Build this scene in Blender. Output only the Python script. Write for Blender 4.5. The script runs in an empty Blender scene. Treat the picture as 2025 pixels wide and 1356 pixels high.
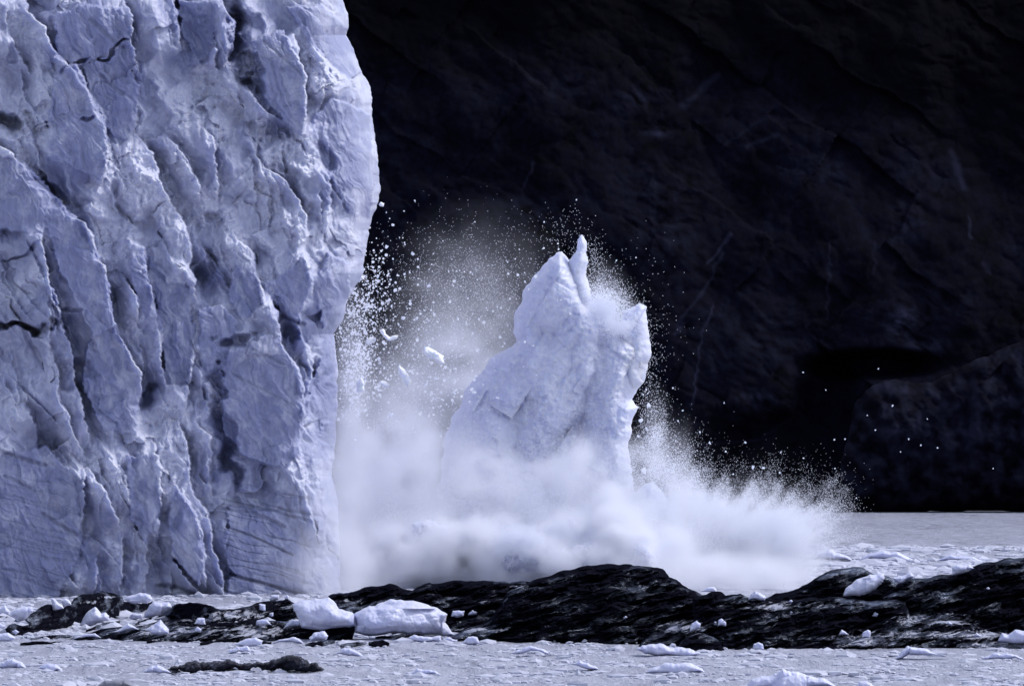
import bpy, math, random
import numpy as np
from mathutils import Vector

# ---------------------------------------------------------------- camera, light, exposure
F, CAM_H, HOR = 11573.0, 14.0, 900.0            # focal length in photo pixels, eye height, horizon row
scene = bpy.context.scene
cam_d = bpy.data.cameras.new('camera'); cam = bpy.data.objects.new('camera', cam_d)
scene.collection.objects.link(cam); scene.camera = cam
cam.location = (0, 0, CAM_H); cam.rotation_euler = (math.radians(90), 0, 0)
cam_d.sensor_width = 36.0; cam_d.lens = F / 2025.0 * 36.0
cam_d.shift_y = (HOR - 678.0) / 2025.0
cam_d.clip_start = 1.0; cam_d.clip_end = 6000.0

SUN_EL, SUN_AZ = 50.0, 70.0                    # azimuth clockwise from +Y (view direction); 90 = from the right
world = bpy.data.worlds.new('World'); scene.world = world; world.use_nodes = True
wn = world.node_tree; bg = wn.nodes['Background']
sky = wn.nodes.new('ShaderNodeTexSky'); sky.sky_type = 'NISHITA'; sky.sun_disc = False
sky.sun_elevation = math.radians(SUN_EL); sky.sun_rotation = math.radians(SUN_AZ)
hs = wn.nodes.new('ShaderNodeHueSaturation'); hs.inputs['Saturation'].default_value = 0.55     # thin overcast: a paler sky
tint = wn.nodes.new('ShaderNodeMix'); tint.data_type = 'RGBA'; tint.blend_type = 'MULTIPLY'; tint.inputs[0].default_value = 1.0
tint.inputs[7].default_value = (1.0, 0.985, 1.09, 1)
wn.links.new(sky.outputs[0], hs.inputs['Color']); wn.links.new(hs.outputs[0], tint.inputs[6]); wn.links.new(tint.outputs[2], bg.inputs[0])
bg.inputs[1].default_value = 0.15
sun_d = bpy.data.lights.new('sun', 'SUN'); sun = bpy.data.objects.new('sun', sun_d)
scene.collection.objects.link(sun)
sun_d.energy = 1.9; sun_d.angle = math.radians(20); sun_d.color = (1.0, 0.985, 0.98)
_e, _a = math.radians(SUN_EL), math.radians(SUN_AZ)
to_sun = Vector((math.sin(_a) * math.cos(_e), math.cos(_a) * math.cos(_e), math.sin(_e)))
sun.rotation_euler = to_sun.to_track_quat('Z', 'Y').to_euler()
scene.view_settings.view_transform = 'Standard'; scene.view_settings.look = 'None'
scene.view_settings.exposure = 0.3; scene.view_settings.gamma = 1.0
scene.cycles.max_bounces = 12; scene.cycles.diffuse_bounces = 4; scene.cycles.volume_bounces = 10
scene.cycles.use_denoising = True; scene.cycles.denoiser = 'OPENIMAGEDENOISE'; scene.cycles.volume_max_steps = 256

rng = np.random.default_rng(7)
COL = scene.collection

# ---------------------------------------------------------------- helpers: noise
def _h(ix, iy, iz, seed):
    n = (ix.astype(np.int64) * 73856093) ^ (iy.astype(np.int64) * 19349663) ^ (iz.astype(np.int64) * 83492791) ^ (seed * 2654435761)
    n = n & 0xFFFFFFFF
    n = ((n ^ (n >> 15)) * 2246822519) & 0xFFFFFFFF
    n = ((n ^ (n >> 13)) * 3266489917) & 0xFFFFFFFF
    n = n ^ (n >> 16)
    return n.astype(np.float64) / 4294967295.0

def noise2(x, y, seed=0):
    ix = np.floor(x); iy = np.floor(y); fx = x - ix; fy = y - iy
    ix = ix.astype(np.int64); iy = iy.astype(np.int64); z = np.zeros_like(ix)
    ux = fx*fx*fx*(fx*(fx*6-15)+10); uy = fy*fy*fy*(fy*(fy*6-15)+10)
    def g(dx, dy):
        a = _h(ix+dx, iy+dy, z, seed) * 2*np.pi
        return np.cos(a)*(fx-dx) + np.sin(a)*(fy-dy)
    a = g(0,0); b = g(1,0); c = g(0,1); d = g(1,1)
    return ((a + (b-a)*ux) + ((c + (d-c)*ux) - (a + (b-a)*ux))*uy) * 1.5

def fbm(x, y, o=4, seed=0, gain=0.5):
    s = 0; a = 1.0; f = 1.0
    for k in range(o):
        s = s + a*noise2(x*f + 17.3*k, y*f - 9.1*k, seed+k*13); a *= gain; f *= 2.03
    return s

def ridged(x, y, o=4, seed=0, gain=0.5):
    s = 0; a = 1.0; f = 1.0
    for k in range(o):
        s = s + a*(1 - 2*np.abs(noise2(x*f + 7.7*k, y*f + 3.1*k, seed+k*11))); a *= gain; f *= 2.1
    return s

def noise3(x, y, z, seed=0):
    ix = np.floor(x); iy = np.floor(y); iz = np.floor(z); fx = x-ix; fy = y-iy; fz = z-iz
    ix = ix.astype(np.int64); iy = iy.astype(np.int64); iz = iz.astype(np.int64)
    ux = fx*fx*(3-2*fx); uy = fy*fy*(3-2*fy); uz = fz*fz*(3-2*fz)
    r = 0
    for dx in (0,1):
        for dy in (0,1):
            for dz in (0,1):
                w = (ux if dx else 1-ux)*(uy if dy else 1-uy)*(uz if dz else 1-uz)
                r = r + w*_h(ix+dx, iy+dy, iz+dz, seed)
    return r*2-1

def fbm3(x, y, z, o=3, seed=0):
    s = 0; a = 1.0; f = 1.0
    for k in range(o):
        s = s + a*noise3(x*f+5.1*k, y*f+1.7*k, z*f-3.3*k, seed+k*7); a *= 0.5; f *= 2.1
    return s

def facets(u, v, seed, tilt=1.0, k=1.2):
    """blocky broken-ice relief: highest of the tilted lumps round a point; also the winner's own random value"""
    iu = np.floor(u).astype(np.int64); iv = np.floor(v).astype(np.int64); z = np.zeros_like(iu)
    best = np.full(u.shape, -1e9); rid = np.zeros(u.shape)
    for dx in (-1,0,1):
        for dy in (-1,0,1):
            cx = iu+dx; cy = iv+dy
            ax = cx + _h(cx,cy,z,seed); ay = cy + _h(cx,cy,z,seed+1)
            du = u-ax; dv = v-ay
            gx = (_h(cx,cy,z,seed+2)-.5)*2*tilt; gy = (_h(cx,cy,z,seed+3)-.5)*2*tilt
            h = _h(cx,cy,z,seed+4)*0.9 + gx*du + gy*dv - k*(np.abs(du)**1.5+np.abs(dv)**1.5)
            m = h > best
            best = np.where(m, h, best); rid = np.where(m, _h(cx,cy,z,seed+5), rid)
    return best, rid

def sstep(a, b, x):
    t = np.clip((x-a)/(b-a), 0, 1); return t*t*(3-2*t)

# ---------------------------------------------------------------- helpers: geometry
def at(px, py, d):
    return (px-1012.5)/F*d, d, CAM_H-(py-HOR)/F*d

def dw(py):                                     # distance at which the sea shows in photo row py
    return F*CAM_H/(py-HOR)

def mesh_np(name, verts, quads, mat, parent=None, attrs=None, smooth=True):
    me = bpy.data.meshes.new(name)
    verts = np.ascontiguousarray(verts, dtype=np.float32); quads = np.ascontiguousarray(quads, dtype=np.int32)
    n = quads.shape[1]
    me.vertices.add(len(verts)); me.vertices.foreach_set('co', verts.ravel())
    me.loops.add(quads.size); me.loops.foreach_set('vertex_index', quads.ravel())
    me.polygons.add(len(quads)); me.polygons.foreach_set('loop_start', np.arange(0, quads.size, n, dtype=np.int32))
    for k, a in (attrs or {}).items():
        at_ = me.attributes.new(k, 'FLOAT', 'POINT'); at_.data.foreach_set('value', np.ascontiguousarray(a, dtype=np.float32).ravel())
    me.update(calc_edges=True); me.validate()
    me.polygons.foreach_set('use_smooth', np.full(len(me.polygons), smooth, dtype=bool))
    me.materials.append(mat)
    o = bpy.data.objects.new(name, me); COL.objects.link(o)
    if parent: o.parent = parent
    return o

def tag(o, label=None, cat=None, group=None, kind=None):
    if label: o['label'] = label
    if cat: o['category'] = cat
    if group: o['group'] = group
    if kind: o['kind'] = kind
    return o

def grid_quads(r, c):
    i = np.arange(r*c).reshape(r, c)
    return np.stack([i[:-1,:-1], i[1:,:-1], i[1:,1:], i[:-1,1:]], -1).reshape(-1, 4)

def rough(poly, amp=0.12, lv=3, seed=0):
    """an outline with broken, irregular edges: midpoints pushed in and out"""
    r = random.Random(seed); p = [tuple(map(float, q)) for q in poly]
    for l in range(lv):
        q = []
        for i in range(len(p)):
            a = p[i]; b = p[(i+1) % len(p)]; L = math.hypot(b[0]-a[0], b[1]-a[1])
            q.append(a)
            if L > 2.2:
                m = r.uniform(-1, 1)*amp*L
                q.append(((a[0]+b[0])/2 - (b[1]-a[1])/L*m, (a[1]+b[1])/2 + (b[0]-a[0])/L*m))
        p = q
    return p

def poly_dist(X, Y, poly):
    """signed distance (inside positive) and nearest outline point"""
    P = np.array(poly); n = len(P)
    best = np.full(X.shape, 1e18); bx = np.zeros(X.shape); by = np.zeros(X.shape); ins = np.zeros(X.shape, bool)
    for i in range(n):
        x0, y0 = P[i]; x1, y1 = P[(i+1) % n]
        dx, dy = x1-x0, y1-y0; L = dx*dx+dy*dy+1e-12
        t = np.clip(((X-x0)*dx+(Y-y0)*dy)/L, 0, 1)
        qx = x0+t*dx; qy = y0+t*dy; d = (X-qx)**2+(Y-qy)**2
        m = d < best; best = np.where(m, d, best); bx = np.where(m, qx, bx); by = np.where(m, qy, by)
        c = ((y0 > Y) != (y1 > Y)) & (X < (x1-x0)*(Y-y0)/(y1-y0+1e-12)+x0)
        ins ^= c
    return np.where(ins, 1, -1)*np.sqrt(best), bx, by

def solid(name, poly, depth, thick, mat, R=None, step=1.3, disp=None, lean=0.0, power=0.5, back=0.8, parent=None, attr_fn=None, soften=0, swell=None):
    """a lump of the given outline: its front swells towards the viewer by `thick` metres, its back away, both with relief"""
    P = np.array(poly); x0, y0 = P.min(0)-2*step; x1, y1 = P.max(0)+2*step
    xs = np.arange(x0, x1+step, step); ys = np.arange(y0, y1+step, step)
    X, Y = np.meshgrid(xs, ys)
    D, bx, by = poly_dist(X, Y, poly)
    R = R or max(D.max()*0.8, 2)
    out = D < 0
    PX = np.where(out, bx, X); PY = np.where(out, by, Y); D = np.maximum(D, 0)
    # keep cells with at least one inside corner
    ins = ~out
    keep = ins[:-1,:-1] | ins[1:,:-1] | ins[:-1,1:] | ins[1:,1:]
    i = np.arange(X.size).reshape(X.shape)
    q = np.stack([i[:-1,:-1], i[1:,:-1], i[1:,1:], i[:-1,1:]], -1)[keep]
    t = np.clip(D/R, 0, 1); b = (1-(1-t)**2)**power
    if soften:                                       # round off the ridge that an even swelling leaves along the middle
        k = max(1, int(soften/step)); c = b
        for _ in range(3):
            for ax in (0, 1):
                cu = np.cumsum(np.concatenate([np.repeat(np.take(c, [0], ax), k+1, ax), c, np.repeat(np.take(c, [-1], ax), k, ax)], ax), ax)
                n_ = c.shape[ax]; c = (np.take(cu, range(2*k+1, 2*k+1+n_), ax) - np.take(cu, range(0, n_), ax))/(2*k+1)
        w = np.clip(D/(1.6*soften), 0, 1); b = np.minimum(c*np.sqrt(w)*1.05, 1.0)*w + b*(1-w)
    if swell: b = swell(PX, PY)/thick*(1-(1-np.clip(D/34.0, 0, 1))**2)**0.5
    base = depth(PX, PY) if callable(depth) else np.full(X.shape, float(depth))
    base = base + lean*(y1-PY)
    fade = np.clip(D/(0.12*R+1), 0, 1)
    dsp = disp(PX, PY) if disp else 0
    yf = base - thick*b - dsp*fade
    yb = base + thick*back*b + 0.02
    yf = np.minimum(yf, yb-0.01)
    vf = np.stack(at(PX, PY, yf), -1).reshape(-1, 3); vb = np.stack(at(PX, PY, yb), -1).reshape(-1, 3)
    used = np.unique(q); remap = -np.ones(X.size, int); remap[used] = np.arange(len(used))
    qf = remap[q]; nf = len(used)
    # outline vertices are shared between the front and the back so that the lump is closed
    rim = np.zeros(X.size, bool); rim[used] = out.ravel()[used]
    vf[rim] = np.stack(at(PX, PY, base), -1).reshape(-1, 3)[rim]
    bidx = remap.copy(); nr = used[~rim[used]]; bidx[nr] = nf + np.arange(len(nr))
    qb = bidx[q][:, ::-1]
    V = np.concatenate([vf[used], vb[nr]]); Q = np.concatenate([qf, qb])
    attrs = None
    if attr_fn:
        A = attr_fn(PX, PY)
        attrs = {k: np.concatenate([a.ravel()[used], a.ravel()[nr]]) for k, a in A.items()}
    # squeezed cells at the outline can lose an edge: validate() drops them
    return mesh_np(name, V, Q, mat, parent, attrs)

# ---------------------------------------------------------------- materials
def new_mat(name):
    m = bpy.data.materials.new(name); m.use_nodes = True
    nt = m.node_tree; return m, nt, nt.nodes['Principled BSDF']

def N(nt, typ, **kw):
    n = nt.nodes.new(typ)
    for k, v in kw.items():
        if k in n.inputs: n.inputs[k].default_value = v
        else: setattr(n, k, v)
    return n

def tex_noise(nt, scale, detail=6, rough_=0.6, vec=None, dist=0.0):
    n = N(nt, 'ShaderNodeTexNoise', Scale=scale, Detail=detail, Roughness=rough_, Distortion=dist)
    if vec is not None: nt.links.new(vec, n.inputs['Vector'])
    return n.outputs['Fac']

def ramp(nt, fac, stops):
    r = nt.nodes.new('ShaderNodeValToRGB'); nt.links.new(fac, r.inputs[0])
    el = r.color_ramp.elements
    el[0].position, el[0].color = stops[0][0], (*stops[0][1], 1)
    el[1].position, el[1].color = stops[-1][0], (*stops[-1][1], 1)
    for p, c in stops[1:-1]:
        e = el.new(p); e.color = (*c, 1)
    return r.outputs[0]

def mix(nt, fac, a, b):
    m = nt.nodes.new('ShaderNodeMix'); m.data_type = 'RGBA'
    for s, v in ((0, fac), (6, a), (7, b)):
        if hasattr(v, 'links'): nt.links.new(v, m.inputs[s])
        else: m.inputs[s].default_value = v if s == 0 else (*v, 1)
    return m.outputs[2]

def mth(nt, op, a, b=None):
    m = nt.nodes.new('ShaderNodeMath'); m.operation = op
    for s, v in ((0, a), (1, b)):
        if v is None: continue
        if hasattr(v, 'links'): nt.links.new(v, m.inputs[s])
        else: m.inputs[s].default_value = v
    return m.outputs[0]

def mapped(nt, scale=(1,1,1), rot=(0,0,0)):
    t = nt.nodes.new('ShaderNodeTexCoord'); m = nt.nodes.new('ShaderNodeMapping')
    m.inputs['Scale'].default_value = scale; m.inputs['Rotation'].default_value = rot
    nt.links.new(t.outputs['Object'], m.inputs['Vector']); return m.outputs[0]

def bump(nt, p, h, strength=0.5, dist=0.1):
    b = N(nt, 'ShaderNodeBump', Strength=strength, Distance=dist); nt.links.new(h, b.inputs['Height'])
    nt.links.new(b.outputs[0], p.inputs['Normal']); return b

def attr(nt, name):
    a = nt.nodes.new('ShaderNodeAttribute'); a.attribute_name = name; return a.outputs['Fac']

def ice_mat(name, clear, white, sss=0.3, radius=0.6, attrs=False):
    m, nt, p = new_mat(name)
    v = mapped(nt)
    n1 = tex_noise(nt, 0.35, 7, 0.65, v, 0.6); n2 = tex_noise(nt, 2.2, 6, 0.7, v)
    f = mth(nt, 'ADD', mth(nt, 'MULTIPLY', n1, 0.65), mth(nt, 'MULTIPLY', n2, 0.35))
    if attrs:
        f = mth(nt, 'ADD', f, mth(nt, 'MULTIPLY', attr(nt, 'snow'), 0.45))
        f = mth(nt, 'SUBTRACT', f, mth(nt, 'MULTIPLY', attr(nt, 'clear'), 0.4))
    c = ramp(nt, f, [(0.3, clear), (0.52, tuple(0.5*(a+b) for a, b in zip(clear, white))), (0.75, white)])
    if attrs:
        c = mix(nt, attr(nt, 'dirt_shade'), c, (0.075, 0.075, 0.10))
        c = mix(nt, attr(nt, 'band'), c, tuple(x*0.35 for x in clear))
    nt.links.new(c, p.inputs['Base Color'])
    p.inputs['Roughness'].default_value = 0.45
    p.inputs['Specular IOR Level'].default_value = 0.35
    p.inputs['Subsurface Weight'].default_value = sss
    p.inputs['Subsurface Radius'].default_value = (0.5, 0.6, 1.0); p.inputs['Subsurface Scale'].default_value = radius
    n3 = tex_noise(nt, 5.0, 5, 0.75, v)
    h = mth(nt, 'ADD', mth(nt, 'MULTIPLY', n2, 0.6), mth(nt, 'MULTIPLY', n3, 0.4))
    bump(nt, p, h, 0.4, 0.12)
    return m

M_GLACIER = ice_mat('glacier_ice', (0.265, 0.29, 0.455), (0.60, 0.62, 0.745), 0.35, 1.2, True)
M_BERG = ice_mat('fresh_ice', (0.52, 0.55, 0.71), (0.76, 0.78, 0.87), 0.55, 2.2)
M_CHUNK = ice_mat('chunk_ice', (0.46, 0.49, 0.72), (0.78, 0.79, 0.90), 0.3, 0.3)
M_GREY = ice_mat('grey_ice', (0.12, 0.125, 0.16), (0.30, 0.31, 0.37), 0.1, 0.3)
M_FLY = ice_mat('flying_ice', (0.80, 0.82, 0.92), (0.92, 0.93, 0.97), 0.7, 1.0)

def rock_mat(name, dark, light, foam_amt=True, sc=1.0):
    m, nt, p = new_mat(name)
    v0 = mapped(nt, (1, 1, 1), (0, math.radians(16), 0)); mp = nt.nodes.new('ShaderNodeMapping'); mp.inputs['Scale'].default_value = (0.35*sc, 0.3*sc, 2.0*sc); nt.links.new(v0, mp.inputs['Vector']); v = mp.outputs[0]
    n1 = tex_noise(nt, 1.6, 8, 0.7, v, 0.8); n2 = tex_noise(nt, 6, 6, 0.7, v)
    c = ramp(nt, n1, [(0.35, dark), (0.7, light)])
    if foam_amt:
        fo = attr(nt, 'foam')
        s = mth(nt, 'ADD', n1, mth(nt, 'MULTIPLY', n2, 0.35))
        s = mth(nt, 'ADD', s, mth(nt, 'MULTIPLY', fo, 0.36))
        r = ramp(nt, s, [(0.93, (0,0,0)), (1.06, (1,1,1))])
        rr = nt.nodes.new('ShaderNodeSeparateColor'); nt.links.new(r, rr.inputs[0])
        c = mix(nt, mth(nt, 'MULTIPLY', rr.outputs[0], fo), c, (0.50, 0.52, 0.62))
    nt.links.new(c, p.inputs['Base Color'])
    p.inputs['Roughness'].default_value = 0.9; p.inputs['Specular IOR Level'].default_value = 0.0; p.inputs['IOR'].default_value = 1.0
    h = mth(nt, 'ADD', mth(nt, 'MULTIPLY', n1, 0.6), mth(nt, 'MULTIPLY', n2, 0.4))
    b = bump(nt, p, h, 1.0, 0.35)
    gl = N(nt, 'ShaderNodeBsdfGlossy', Roughness=0.22, Color=(0.74, 0.82, 1.0, 1)); nt.links.new(b.outputs[0], gl.inputs['Normal'])
    ms = nt.nodes.new('ShaderNodeMixShader')
    wet = ramp(nt, tex_noise(nt, 0.5, 4, 0.6, v), [(0.52, (0.001,)*3), (0.72, (0.40,)*3)])
    nt.links.new(wet, ms.inputs[0]); nt.links.new(p.outputs[0], ms.inputs[1]); nt.links.new(gl.outputs[0], ms.inputs[2])
    nt.links.new(ms.outputs[0], nt.nodes['Material Output'].inputs['Surface'])
    return m

M_ROCK = rock_mat('wet_black_rock', (0.003, 0.0032, 0.006), (0.012, 0.0125, 0.022))

def mountain_mat():
    m, nt, p = new_mat('dark_cliff_rock')
    v = mapped(nt, (1, 0.6, 0.8))
    n1 = tex_noise(nt, 0.06, 9, 0.68, v, 1.0); n2 = tex_noise(nt, 0.5, 6, 0.7, v)
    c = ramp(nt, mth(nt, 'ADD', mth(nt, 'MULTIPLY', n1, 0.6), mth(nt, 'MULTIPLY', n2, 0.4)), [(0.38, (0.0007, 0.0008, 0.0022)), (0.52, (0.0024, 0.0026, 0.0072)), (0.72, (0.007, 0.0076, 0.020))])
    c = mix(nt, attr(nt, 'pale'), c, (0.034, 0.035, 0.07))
    c = mix(nt, attr(nt, 'dark_tone'), c, (0.0008, 0.0009, 0.0020))  # near-black tone for the upper cliff and the painted cave shade
    nt.links.new(c, p.inputs['Base Color'])
    p.inputs['Roughness'].default_value = 0.9; p.inputs['Specular IOR Level'].default_value = 0.03
    bump(nt, p, n2, 0.35, 0.8)
    return m
M_MOUNT = mountain_mat()

def water_mat():
    m, nt, p = new_mat('slushy_water')
    v = mapped(nt, (1, 0.16, 1)); v2 = mapped(nt, (0.35, 0.03, 1))
    n1 = tex_noise(nt, 0.5, 8, 0.7, v, 0.8); n2 = tex_noise(nt, 3.5, 5, 0.7, v); n3 = tex_noise(nt, 0.25, 4, 0.6, v2)
    f = mth(nt, 'ADD', mth(nt, 'MULTIPLY', n1, 0.45), mth(nt, 'MULTIPLY', n2, 0.35))
    f = mth(nt, 'ADD', f, mth(nt, 'MULTIPLY', n3, 0.2))
    pos = nt.nodes.new('ShaderNodeTexCoord'); sp = nt.nodes.new('ShaderNodeSeparateXYZ'); nt.links.new(pos.outputs['Object'], sp.inputs[0])
    mr = N(nt, 'ShaderNodeMapRange'); nt.links.new(sp.outputs[1], mr.inputs[0]); mr.inputs[1].default_value = 780; mr.inputs[2].default_value = 920; mr.inputs[3].default_value = 0.0; mr.inputs[4].default_value = 0.035
    f = mth(nt, 'SUBTRACT', f, mr.outputs[0])          # the slush thins out towards the far shore
    c = ramp(nt, f, [(0.36, (0.07, 0.07, 0.09)), (0.43, (0.30, 0.31, 0.385)), (0.64, (0.57, 0.585, 0.68))])
    nt.links.new(c, p.inputs['Base Color'])
    p.inputs['Roughness'].default_value = 0.4; p.inputs['IOR'].default_value = 1.33
    bump(nt, p, mth(nt, 'ADD', n1, mth(nt, 'MULTIPLY', n2, 0.5)), 1.0, 0.5)
    return m
M_WATER = water_mat()

def simple(name, col, rough_=0.8, spec=0.2):
    m, nt, p = new_mat(name)
    v = mapped(nt); n = tex_noise(nt, 1.2, 5, 0.6, v)
    nt.links.new(ramp(nt, n, [(0.3, tuple(x*0.8 for x in col)), (0.7, col)]), p.inputs['Base Color'])
    p.inputs['Roughness'].default_value = rough_; p.inputs['Specular IOR Level'].default_value = spec
    return m
def droplet_mat():
    m = bpy.data.materials.new('white_spray'); m.use_nodes = True; nt = m.node_tree; nt.nodes.remove(nt.nodes['Principled BSDF'])
    a = nt.nodes.new('ShaderNodeBsdfDiffuse'); b = nt.nodes.new('ShaderNodeBsdfTranslucent'); x = nt.nodes.new('ShaderNodeMixShader')
    for q in (a, b): q.inputs['Color'].default_value = (0.91, 0.93, 0.985, 1)
    x.inputs[0].default_value = 0.5; nt.links.new(a.outputs[0], x.inputs[1]); nt.links.new(b.outputs[0], x.inputs[2])
    nt.links.new(x.outputs[0], nt.nodes['Material Output'].inputs['Surface']); return m
M_SPRAY = droplet_mat()
M_BRASH = simple('brash_ice', (0.55, 0.57, 0.68), 0.6, 0.3)

def dirty_mat():
    m, nt, p = new_mat('dirty_ice')
    v0 = mapped(nt, (1, 1, 1), (0, math.radians(22), 0)); mp = nt.nodes.new('ShaderNodeMapping'); mp.inputs['Scale'].default_value = (0.6, 0.6, 1.8); nt.links.new(v0, mp.inputs['Vector']); v = mp.outputs[0]; n1 = tex_noise(nt, 1.0, 8, 0.75, v, 0.8); n2 = tex_noise(nt, 6, 5, 0.7, v)
    c = ramp(nt, mth(nt, 'ADD', mth(nt, 'MULTIPLY', n1, 0.7), mth(nt, 'MULTIPLY', n2, 0.3)), [(0.44, (0.004, 0.004, 0.010)), (0.54, (0.03, 0.032, 0.055)), (0.63, (0.32, 0.33, 0.42))])
    nt.links.new(c, p.inputs['Base Color']); p.inputs['Roughness'].default_value = 0.6; p.inputs['Specular IOR Level'].default_value = 0.15
    bump(nt, p, n2, 1.0, 0.3); return m
M_DIRTY = dirty_mat()

# ---------------------------------------------------------------- the setting: water, mountain
def build_water():
    xs = np.concatenate([np.linspace(-300, -72, 12), np.linspace(-70, 80, 430), np.linspace(84, 300, 40)])
    ys = np.concatenate([np.linspace(10, 320, 20), np.arange(322, 480, 0.4), np.arange(481, 620, 1.5), np.geomspace(622, 1800, 220)])
    X, Y = np.meshgrid(xs, ys)
    Z = 0.10*fbm(X/3.2, Y/4.5, 4, 801) + 0.10*fbm(X/14, Y/9, 3, 802)
    Z = Z*np.clip((1150-Y)/500, 0, 1)
    o = mesh_np('water', np.stack([X, Y, Z], -1).reshape(-1, 3), grid_quads(*X.shape)[:, ::-1], M_WATER)
    tag(o, kind='structure')
build_water()

def seg_dist(X, Y, pts):
    b = np.full(X.shape, 1e18)
    for (x0, y0), (x1, y1) in zip(pts[:-1], pts[1:]):
        dx, dy = x1-x0, y1-y0; t = np.clip(((X-x0)*dx+(Y-y0)*dy)/(dx*dx+dy*dy), 0, 1)
        b = np.minimum(b, (X-x0-t*dx)**2+(Y-y0-t*dy)**2)
    return np.sqrt(b)

def build_mountain():
    xs = np.arange(-500, 2600, 3.2); ys = np.arange(-520, 1022, 3.2)
    X, Y = np.meshgrid(xs, ys)
    D = 1485 + np.clip(1012-Y, 0, 2000)*0.09
    wx = X + 16*fbm(X/160, Y/160, 3, 5); wy = Y + 16*fbm(X/160, Y/160, 3, 9)
    u = wx*0.82 + wy*0.57; v = -wx*0.57 + wy*0.82          # strata run from lower left to upper right
    disp = 7*fbm(X/420, Y/420, 3, 21) + 0.25*fbm(X/22, Y/22, 4, 41)
    f, _ = facets(u/190, v/120, 51, 1.8, 0.7); f2, _ = facets(u/60, v/34, 55, 1.6); f3, _ = facets(wx/22, wy/16, 57, 1.6); disp += 2.4*f + 1.1*f2 + 0.4*f3
    pit = lambda cx, cy, rx, ry, a: a*np.exp(-(((X-cx)/rx)**2+((Y-cy)/ry)**2)**2)
    cave = pit(1730, 722, 130, 26, 16) + pit(1560, 900, 190, 95, 12) + pit(1640, 780, 70, 60, 12)
    y = D - disp + cave
    pale = np.zeros(X.shape)
    ed = X + 7*fbm(X/30, Y/30, 3, 61)
    for pts, w, a in [([(1445,462),(1415,505),(1400,520)], 4, .55), ([(1432,500),(1400,560),(1340,640)], 4, .35), ([(1410,605),(1388,660),(1380,720),(1368,800)], 3, .6),
                      ([(1350,640),(1335,660)], 4, .5), ([(1060,320),(1030,375)], 3, .35), ([(1880,300),(1905,370)], 8, .5), ([(1915,430),(1920,470)], 4, .4), ([(1640,480),(1640,560),(1635,630)], 3, .25),
                      ([(1730,480),(1725,540)], 3, .2), ([(1560,830),(1500,870),(1380,880)], 4, .2), ([(1945,520),(1960,540)], 5, .3), ([(1480,290),(1540,265)], 5, .3), ([(1350,210),(1420,150)], 8, .3), ([(1500,240),(1430,290)], 3, .2)]:
        pale = np.maximum(pale, a*np.clip(1.3-seg_dist(ed, Y, pts)/w, 0, 1))
    nz = np.clip(0.5+0.9*fbm(u/30, v/14, 4, 71), 0, 1)
    for cx, cy, rx, ry, a in [(1785,635,28,30,.9),(1830,680,40,14,.6),(1300,262,22,10,.6),(1255,190,40,25,.35),(1100,165,90,30,.25),(1500,790,40,28,.45),(1030,420,90,40,.25),(1290,380,110,60,.2),(1840,340,60,80,.15),(1650,330,30,30,.3),(1790,440,40,40,.25),(1850,600,60,50,.2),(1480,690,180,80,.2),(1310,470,90,90,.22),(1950,820,60,90,.15)]:
        pale = np.maximum(pale, a*np.exp(-((X-cx)/rx)**2-((Y-cy)/ry)**2)*nz*1.4)
    dark_tone = np.clip(sstep(300, -50, Y - 0.35*(X-1450)) , 0, 1)*0.8*sstep(1150, 1500, X) + 0.0
    dark_tone = np.maximum(dark_tone, 0.8*sstep(230, 20, Y)); dark_tone = np.maximum(dark_tone, np.clip(cave/10, 0, 1)*0.35)  # top rows darker; cave recesses have their shade put into the colour
    V = np.stack(at(X, Y, y), -1).reshape(-1, 3)
    o = mesh_np('mountain', V, grid_quads(*X.shape), M_MOUNT, attrs={'pale': np.clip(0.75*pale, 0, 1), 'dark_tone': np.clip(dark_tone, 0, 1)})
    tag(o, kind='structure')
    # nearer hump of rock on the shore
    poly = rough([(1640,1030),(1652,990),(1662,930),(1679,851),(1690,798),(1709,776),(1746,753),(1791,753),(1844,755),(1881,738),(1927,712),(1979,690),(2030,670),(2160,650),(2320,700),(2420,850),(2440,1030)], 0.08, 4, 3)
    def dsp(x, y):
        f, _ = facets((x*.7+y*.7)/45, (-x*.7+y*.7)/28, 81, 1.3)
        return 2.6*f + 3*fbm(x/90, y/70, 5, 83)
    def at_fn(x, y):
        n = np.clip(0.3+0.9*fbm(x/30, y/30, 5, 91), 0, 1)
        return {'pale': 0.34*n*np.ones_like(x), 'dark_tone': np.zeros_like(x)}
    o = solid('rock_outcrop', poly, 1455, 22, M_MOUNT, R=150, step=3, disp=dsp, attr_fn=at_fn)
    tag(o, 'dark rounded rock outcrop on the far shore, at the foot of the mountain', 'rock')
build_mountain()

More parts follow.
